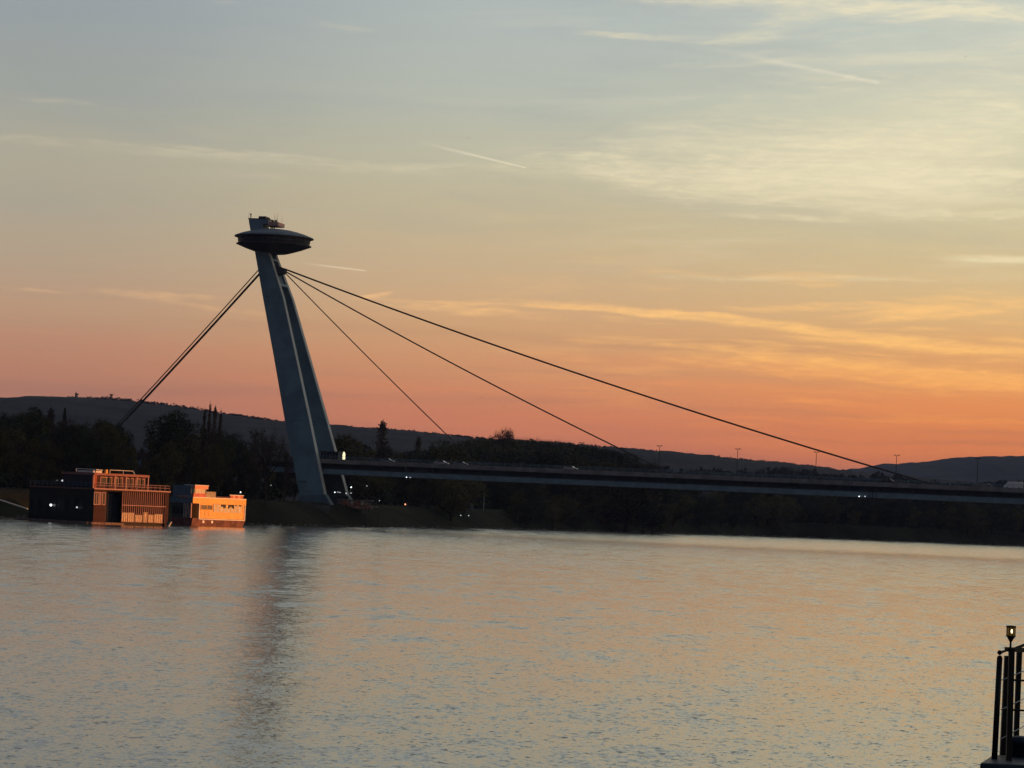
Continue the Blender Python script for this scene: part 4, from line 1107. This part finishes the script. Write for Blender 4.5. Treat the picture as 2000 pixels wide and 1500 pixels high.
# floating timber dock in front
a = PW(30,1011); b = PW(181,1021.5); d = (b-a).normalized(); n_ = Vector((d.y,-d.x,0))
fd = thing('floating_dock', (0,0,0), 0, 'narrow brown floating dock along the houseboat waterline', 'dock')
a2_ = hbw(-1.6,LY+2,0); b2_ = hbw(-1.2,-.9,0); c2_ = hbw(xs0,-.9,0)
for (p, q, w_, nm) in ((a2_, b2_, 1.5, 'dock_log'), (b2_, c2_, .8, 'dock_log')):
    d = (q-p).normalized(); n_ = Vector((-d.y, d.x, 0))*w_/2
    for i in range(5):
        u0 = p.lerp(q, i/5+.006); u1 = p.lerp(q, (i+1)/5-.006)
        MB().hexa([u0-n_+Vector((0,0,-.2)),u1-n_+Vector((0,0,-.2)),u1+n_+Vector((0,0,-.2)),u0+n_+Vector((0,0,-.2)),u0-n_+Vector((0,0,.45)),u1-n_+Vector((0,0,.45)),u1+n_+Vector((0,0,.45)),u0+n_+Vector((0,0,.45))]).build(nm, M_dock, fd)
# mooring boom, pale, at the left
a = PY(-25,968,672); b = PY(54,994,668)
o = MB().tube(a, b, .14, n=8).build('mooring_boom', M_white); tag(o, 'thin pale mooring boom slanting down to the dark houseboat stern', 'mooring boom')
# fender at right corner
q = hbw(LX+.3,-.3,0); o = MB().tube(q+Vector((-.2,0,.1)), q+Vector((.35,0,1.1)), .2, .16, 8).build('boat_fender', M_white); tag(o, 'small white fender hanging at the right corner of the houseboat', 'fender')

# ------------------------------------------------------------------ second boat, orange-lit
C2 = PW(375, 1027); RB2 = R(54)
b2 = thing('restaurant_boat', (C2.x, C2.y, 0), RB2, 'smaller pale boat glowing orange, with curtains and maroon hull', 'boat')
def gx(px): d_ = ray(px, 990); s = d_.x/d_.y; return (C2.x - s*C2.y)/(s*math.sin(RB2)-math.cos(RB2))
def gy(px): d_ = ray(px, 990); s = d_.x/d_.y; return (C2.x - s*C2.y)/(s*math.cos(RB2)+math.sin(RB2))
def gz(px, py, x_=0, y_=0):
    Yd = C2.y + x_*math.sin(RB2) + y_*math.cos(RB2); return PY(px, py, Yd).z
xe = gx(479); ye = gy(334)
def z_at(px, py): return gz(px, py, gx(px))
hl = MB(); zh = z_at(389,1012)
hl.hexa([(0,.3,-.5),(gx(475),.3,-.5),(gx(475)-1,ye,-.5),(0,ye,-.5),(0,0,zh),(xe+.4,0,zh),(xe+.2,ye,zh),(0,ye,zh)])
hl.build('hull', M_hullr, b2, bevel=.05)
zdk = z_at(430,985); ztb = z_at(430,975)      # band under the upper deck
xq = gx(389)
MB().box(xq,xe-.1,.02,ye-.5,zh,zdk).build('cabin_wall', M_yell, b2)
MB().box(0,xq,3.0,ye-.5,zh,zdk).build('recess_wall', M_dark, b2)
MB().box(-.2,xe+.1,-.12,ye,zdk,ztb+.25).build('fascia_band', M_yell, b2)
MB().box(-.2,xe+.1,-.2,-.12,ztb+.1,ztb+.3).build('band_moulding', M_white, b2)
MB().box(xq-.1,xq+.15,-.14,.02,zh-.3,zdk).build('corner_post', M_white, b2)
MB().box(xe-.3,xe-.02,-.14,.02,zh-.1,zdk).build('corner_post', M_white, b2)
MB().box(xq,xe-.1,-.14,.02,zh-.3,zh-.1).build('rubbing_strip', M_white, b2)
MB().box(gx(372)+.2,gx(372)+.45,-.05,.2,zh,zdk).build('deck_post', M_frame, b2)
MB().box(-.3,-.22,.0,ye,zdk,ztb+.25).build('end_fascia', M_blue, b2)
# red-curtained windows
zr0, zr1 = z_at(403,995.5), z_at(403,986)
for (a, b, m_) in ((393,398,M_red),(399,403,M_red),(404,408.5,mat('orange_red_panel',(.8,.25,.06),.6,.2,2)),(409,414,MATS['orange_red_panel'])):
    MB().box(gx(a),gx(b),-.04,.01,zr0,zr1).build('red_blind', m_, b2)
for (a, b) in ((392,403),(404,414)): window(b2, gx(a)-.1, gx(b)+.15, zr0-.1, zr1+.05, 0, y=-.05, mt=M_yell, th=.12)
# lower panels
for i in range(3):
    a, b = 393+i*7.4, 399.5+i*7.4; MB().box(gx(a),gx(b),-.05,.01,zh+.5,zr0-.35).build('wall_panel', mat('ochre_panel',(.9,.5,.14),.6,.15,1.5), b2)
# big curtained window
zc0_, zc1_ = z_at(445,1001.5), z_at(445,985.5)
MB().box(gx(417),gx(474),.0,.015,zc0_,zc1_).build('window_pane', M_dark, b2)
nC = 24
for i in range(nC):
    a = 417.5+i*56/nC
    hgt = zc1_ - (.75+.25*math.sin(i*1.7) if (6 <= i <= 9 or 12 <= i <= 16) else (.35 if i in (18,21,22) else .05))
    MB().box(gx(a),gx(a+56/nC*.72),-.08,-.02,zc0_,hgt).build('curtain', M_curt if i % 3 else M_white, b2)
# upper works
def ub(a, b, y0, y1, ya, yb, name, m_): MB().box(gx(a),gx(b),y0,y1,z_at(a,yb),z_at(a,ya)).build(name, m_, b2)
zU = ztb+.25
MB().box(gx(379),gx(403),.3,3.5,zU,zU+.9).build('upper_base', M_red, b2)
zA1 = z_at(390,955); zA2 = z_at(390,948.5)
MB().box(gx(381),gx(401.5),.35,3.3,zU+.9,zA1).build('pilot_house', M_curt, b2)
for i in range(7): MB().box(gx(382)+i*(gx(401)-gx(382))/6.2,gx(382)+i*(gx(401)-gx(382))/6.2+.14,.25,.34,zU+.9,zA1).build('house_slat', M_white, b2)
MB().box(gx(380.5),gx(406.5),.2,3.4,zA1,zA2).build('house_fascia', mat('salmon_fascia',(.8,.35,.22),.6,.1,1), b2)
MB().box(gx(380),gx(407),.1,3.5,zA2,zA2+.15).build('house_roof', M_white, b2)
MB().box(gx(404),gx(423),.4,3.0,zU,z_at(412,960.5)).build('deck_locker', mat('khaki_canvas',(.42,.36,.24),.8,.2,1), b2)
MB().box(gx(424),gx(450),.3,.5,zU,zU+.35).build('rail_board', M_hullr, b2)
for i in range(5):
    MB().box(gx(450+i*5.2),gx(450+i*5.2+4.7),.2,.35,zU,zU+.75).build('rail_panel', MATS['salmon_fascia'] if i % 2 else M_red, b2)
MB().box(gx(449),gx(476.5),.18,.36,zU+.76,zU+.92).build('top_rail', M_white, b2)
# shaded left end: awning, blue roof box, posts, windows
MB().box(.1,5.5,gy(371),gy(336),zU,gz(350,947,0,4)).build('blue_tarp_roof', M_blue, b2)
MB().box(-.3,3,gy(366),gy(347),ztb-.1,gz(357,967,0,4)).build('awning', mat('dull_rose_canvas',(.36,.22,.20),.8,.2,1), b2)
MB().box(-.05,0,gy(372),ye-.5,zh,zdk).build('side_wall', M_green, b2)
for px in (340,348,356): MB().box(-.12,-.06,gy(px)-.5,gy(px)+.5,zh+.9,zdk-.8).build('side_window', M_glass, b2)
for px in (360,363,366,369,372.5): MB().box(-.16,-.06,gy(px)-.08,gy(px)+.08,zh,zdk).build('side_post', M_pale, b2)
for px in (398.5,415.5): MB().box(gx(px)-.35,gx(px)+.35,-.03,.02 ,.75,1.35).build('porthole_panel', M_white, b2)
MB().tube((gx(470.3),.3,zU+.9),(gx(470.3),.3,zU+1.7),.04,n=5).build('lamp_stalk', M_blk, b2)
q = Vector((C2.x+gx(470.3)*math.cos(RB2)-.3*math.sin(RB2), C2.y+gx(470.3)*math.sin(RB2)+.3*math.cos(RB2), z_at(470.3,961.5)))
small_lamp('boat_lamp', q, .15, G_white, 'small white lamp above the right end of the orange boat')

# ------------------------------------------------------------------ near landing stage with railing, right foreground
DN = 30.0
def np_(px, py, Y=DN): return PY(px, py, Y)
zdeck = np_(1938,1482).z
ls = thing('landing_stage', (0,0,0), 0, 'dark steel landing stage corner at the lower right', 'landing stage')
A = PW(1914,1490,zdeck); B = PW(1938,1474,zdeck)
print('stage', zdeck, A, B)
xL = A.x; yL = A.y
pl_ = MB(); pl_.hexa([(xL,yL,zdeck-.55),(xL+6,yL-.3,zdeck-.55),(xL+6,B.y+.3,zdeck-.55),(B.x,B.y,zdeck-.55),(xL,yL,zdeck),(xL+6,yL-.3,zdeck),(xL+6,B.y+.3,zdeck),(B.x,B.y,zdeck)])
pl_.build('deck_plate', M_nav, ls, bevel=.02)
pl_ = MB(); pl_.hexa([(xL+.05,yL+.05,-.5),(xL+6,yL-.2,-.5),(xL+6,B.y+.2,-.5),(xL+.3,B.y,-.5),(xL+.05,yL+.05,zdeck-.56),(xL+6,yL-.2,zdeck-.56),(xL+6,B.y+.2,zdeck-.56),(xL+.3,B.y,zdeck-.56)])
pl_.build('hull', M_blk, ls)
rg_ = thing('stage_railing', (0,0,0), 0, 'black steel railing with round and square posts on the landing stage', 'railing')
def post(pt, pb, r_, Y, name='post', sq=False, cap=True):
    a = np_(pb[0], pb[1], Y); b = np_(pt[0], pt[1], Y)
    a.z = min(a.z, zdeck+.0)
    mb = MB()
    if sq:
        mb.hexa([(a.x-r_,Y-r_,a.z),(a.x+r_,Y-r_,a.z),(a.x+r_,Y+r_,a.z),(a.x-r_,Y+r_,a.z),(b.x-r_,Y-r_,b.z),(b.x+r_,Y-r_,b.z),(b.x+r_,Y+r_,b.z),(b.x-r_,Y+r_,b.z)])
    else:
        mb.tube(a, b, r_*1.05, r_, 16)
        if cap: mb.sphere(b, r_, 14, (1,1,1.1))
    return mb.build(name, M_blk, rg_, smooth_=not sq)
mpp = DN/FPX
post((1952.5,1286),(1942,1486), 5.6*mpp, DN)
MB().sphere(np_(1952.5,1274.5), 4.8*mpp, 14).build('ball_finial', M_blk, rg_, True)
post((1968,1281),(1958,1490), 6.0*mpp, DN+.9, sq=True)
post((1976,1266),(1970,1494), 5.4*mpp, DN-.1, sq=True)
post((1991,1270),(1983,1486), 5.2*mpp, DN+1.6, sq=True)
def bar(p, q, r_, Y0, Y1, name='rail', m_=M_blk):
    return MB().tube(np_(p[0],p[1],Y0), np_(q[0],q[1],Y1), r_, n=10).build(name, m_, rg_, True)
MB().hexa([np_(1962,1272.5,DN-.15), np_(2080,1278,DN+.4), np_(2080,1278,DN+.6), np_(1962,1272.5,DN+.05), np_(1962,1263.5,DN-.15), np_(2080,1269,DN+.4), np_(2080,1269,DN+.6), np_(1962,1263.5,DN+.05)]).build('top_rail', M_blk, rg_)
bar((1953,1275),(1972,1268), 2.4*mpp, DN, DN+.5)
bar((1982,1267),(2060,1236), 3.0*mpp, DN+.6, DN+2.5)
for (y0, y1) in ((1329,1300),(1386,1352),(1443,1402)):
    bar((1955,y0),(2040,y1+-6), .9*mpp, DN+.1, DN+2.2, 'wire', M_conc2)
for y0 in (1328,1386.5): bar((1975,y0),(2060,y0+4.5), 2.0*mpp, DN, DN+.4)
bl_ = np_(1973.5, 1266, DN-.1)
t = thing('beacon_lamp', bl_, 0, 'black caged beacon lamp glowing warm on top of the railing', 'lamp')
s = mpp
MB().tube((0,0,0),(0,0,15*s),2.1*s,1.9*s,10).build('stem', M_blk, t)
MB().lathe([(2*s,12*s),(4.5*s,16*s),(7.2*s,21*s),(9.6*s,23*s),(9.8*s,24.5*s),(8*s,24.6*s)],24).build('cup', M_blk, t, True)
MB().lathe([(9.6*s,40*s),(9.9*s,41*s),(9.9*s,43.2*s),(3*s,44.2*s)],24).build('cap', M_blk, t)
for i in range(8):
    a = 2*math.pi*i/8+.25; MB().tube((8.6*s*math.cos(a),8.6*s*math.sin(a),24*s),(8.6*s*math.cos(a),8.6*s*math.sin(a),41*s),.9*s,n=6).build('cage_bar', M_blk, t)
MB().lathe([(7.6*s,24.7*s),(8*s,26*s),(8*s,39.5*s),(7.6*s,40*s)],24).build('amber_glass', mat('amber_glass', (.16,.09,.02), .3, .3, 20, emit=(1,.55,.12), estr=.07), t, True)
MB().sphere((.3*s,-8.0*s,33*s), 2.3*s, 10, (1,.5,1.8)).build('bulb', glow('beacon_glint',(1,.80,.45),2.5), t, True)  # bright glint at the glass front, drawn as an emissive spot
# coiled fittings on the stage
q = PW(1992,1478,zdeck); MB().lathe([(.09,0),(.09,.12),(.13,.14),(.13,.2),(.03,.22)],16,(q.x,q.y,zdeck)).build('bollard', M_nav, ls, True)

# ------------------------------------------------------------------ haze
hzb = MB().box(-9500,9500,-800,11500,-4,240)
hm = bpy.data.materials.new('air_haze'); hm.use_nodes = True; nt = hm.node_tree; nt.nodes.clear()
o_ = nt.nodes.new('ShaderNodeOutputMaterial'); pv = nt.nodes.new('ShaderNodeVolumePrincipled')
pv.inputs['Color'].default_value = (.50,.58,1.0,1); pv.inputs['Density'].default_value = HAZE; pv.inputs['Anisotropy'].default_value = .2
nt.links.new(pv.outputs[0], o_.inputs['Volume'])
hz_ = hzb.build('haze', hm); tag(hz_, 'thin bluish evening haze over river and hills', kind='stuff')
print('tris', sum(len(o.data.polygons) for o in S.objects if o.type == 'MESH'))
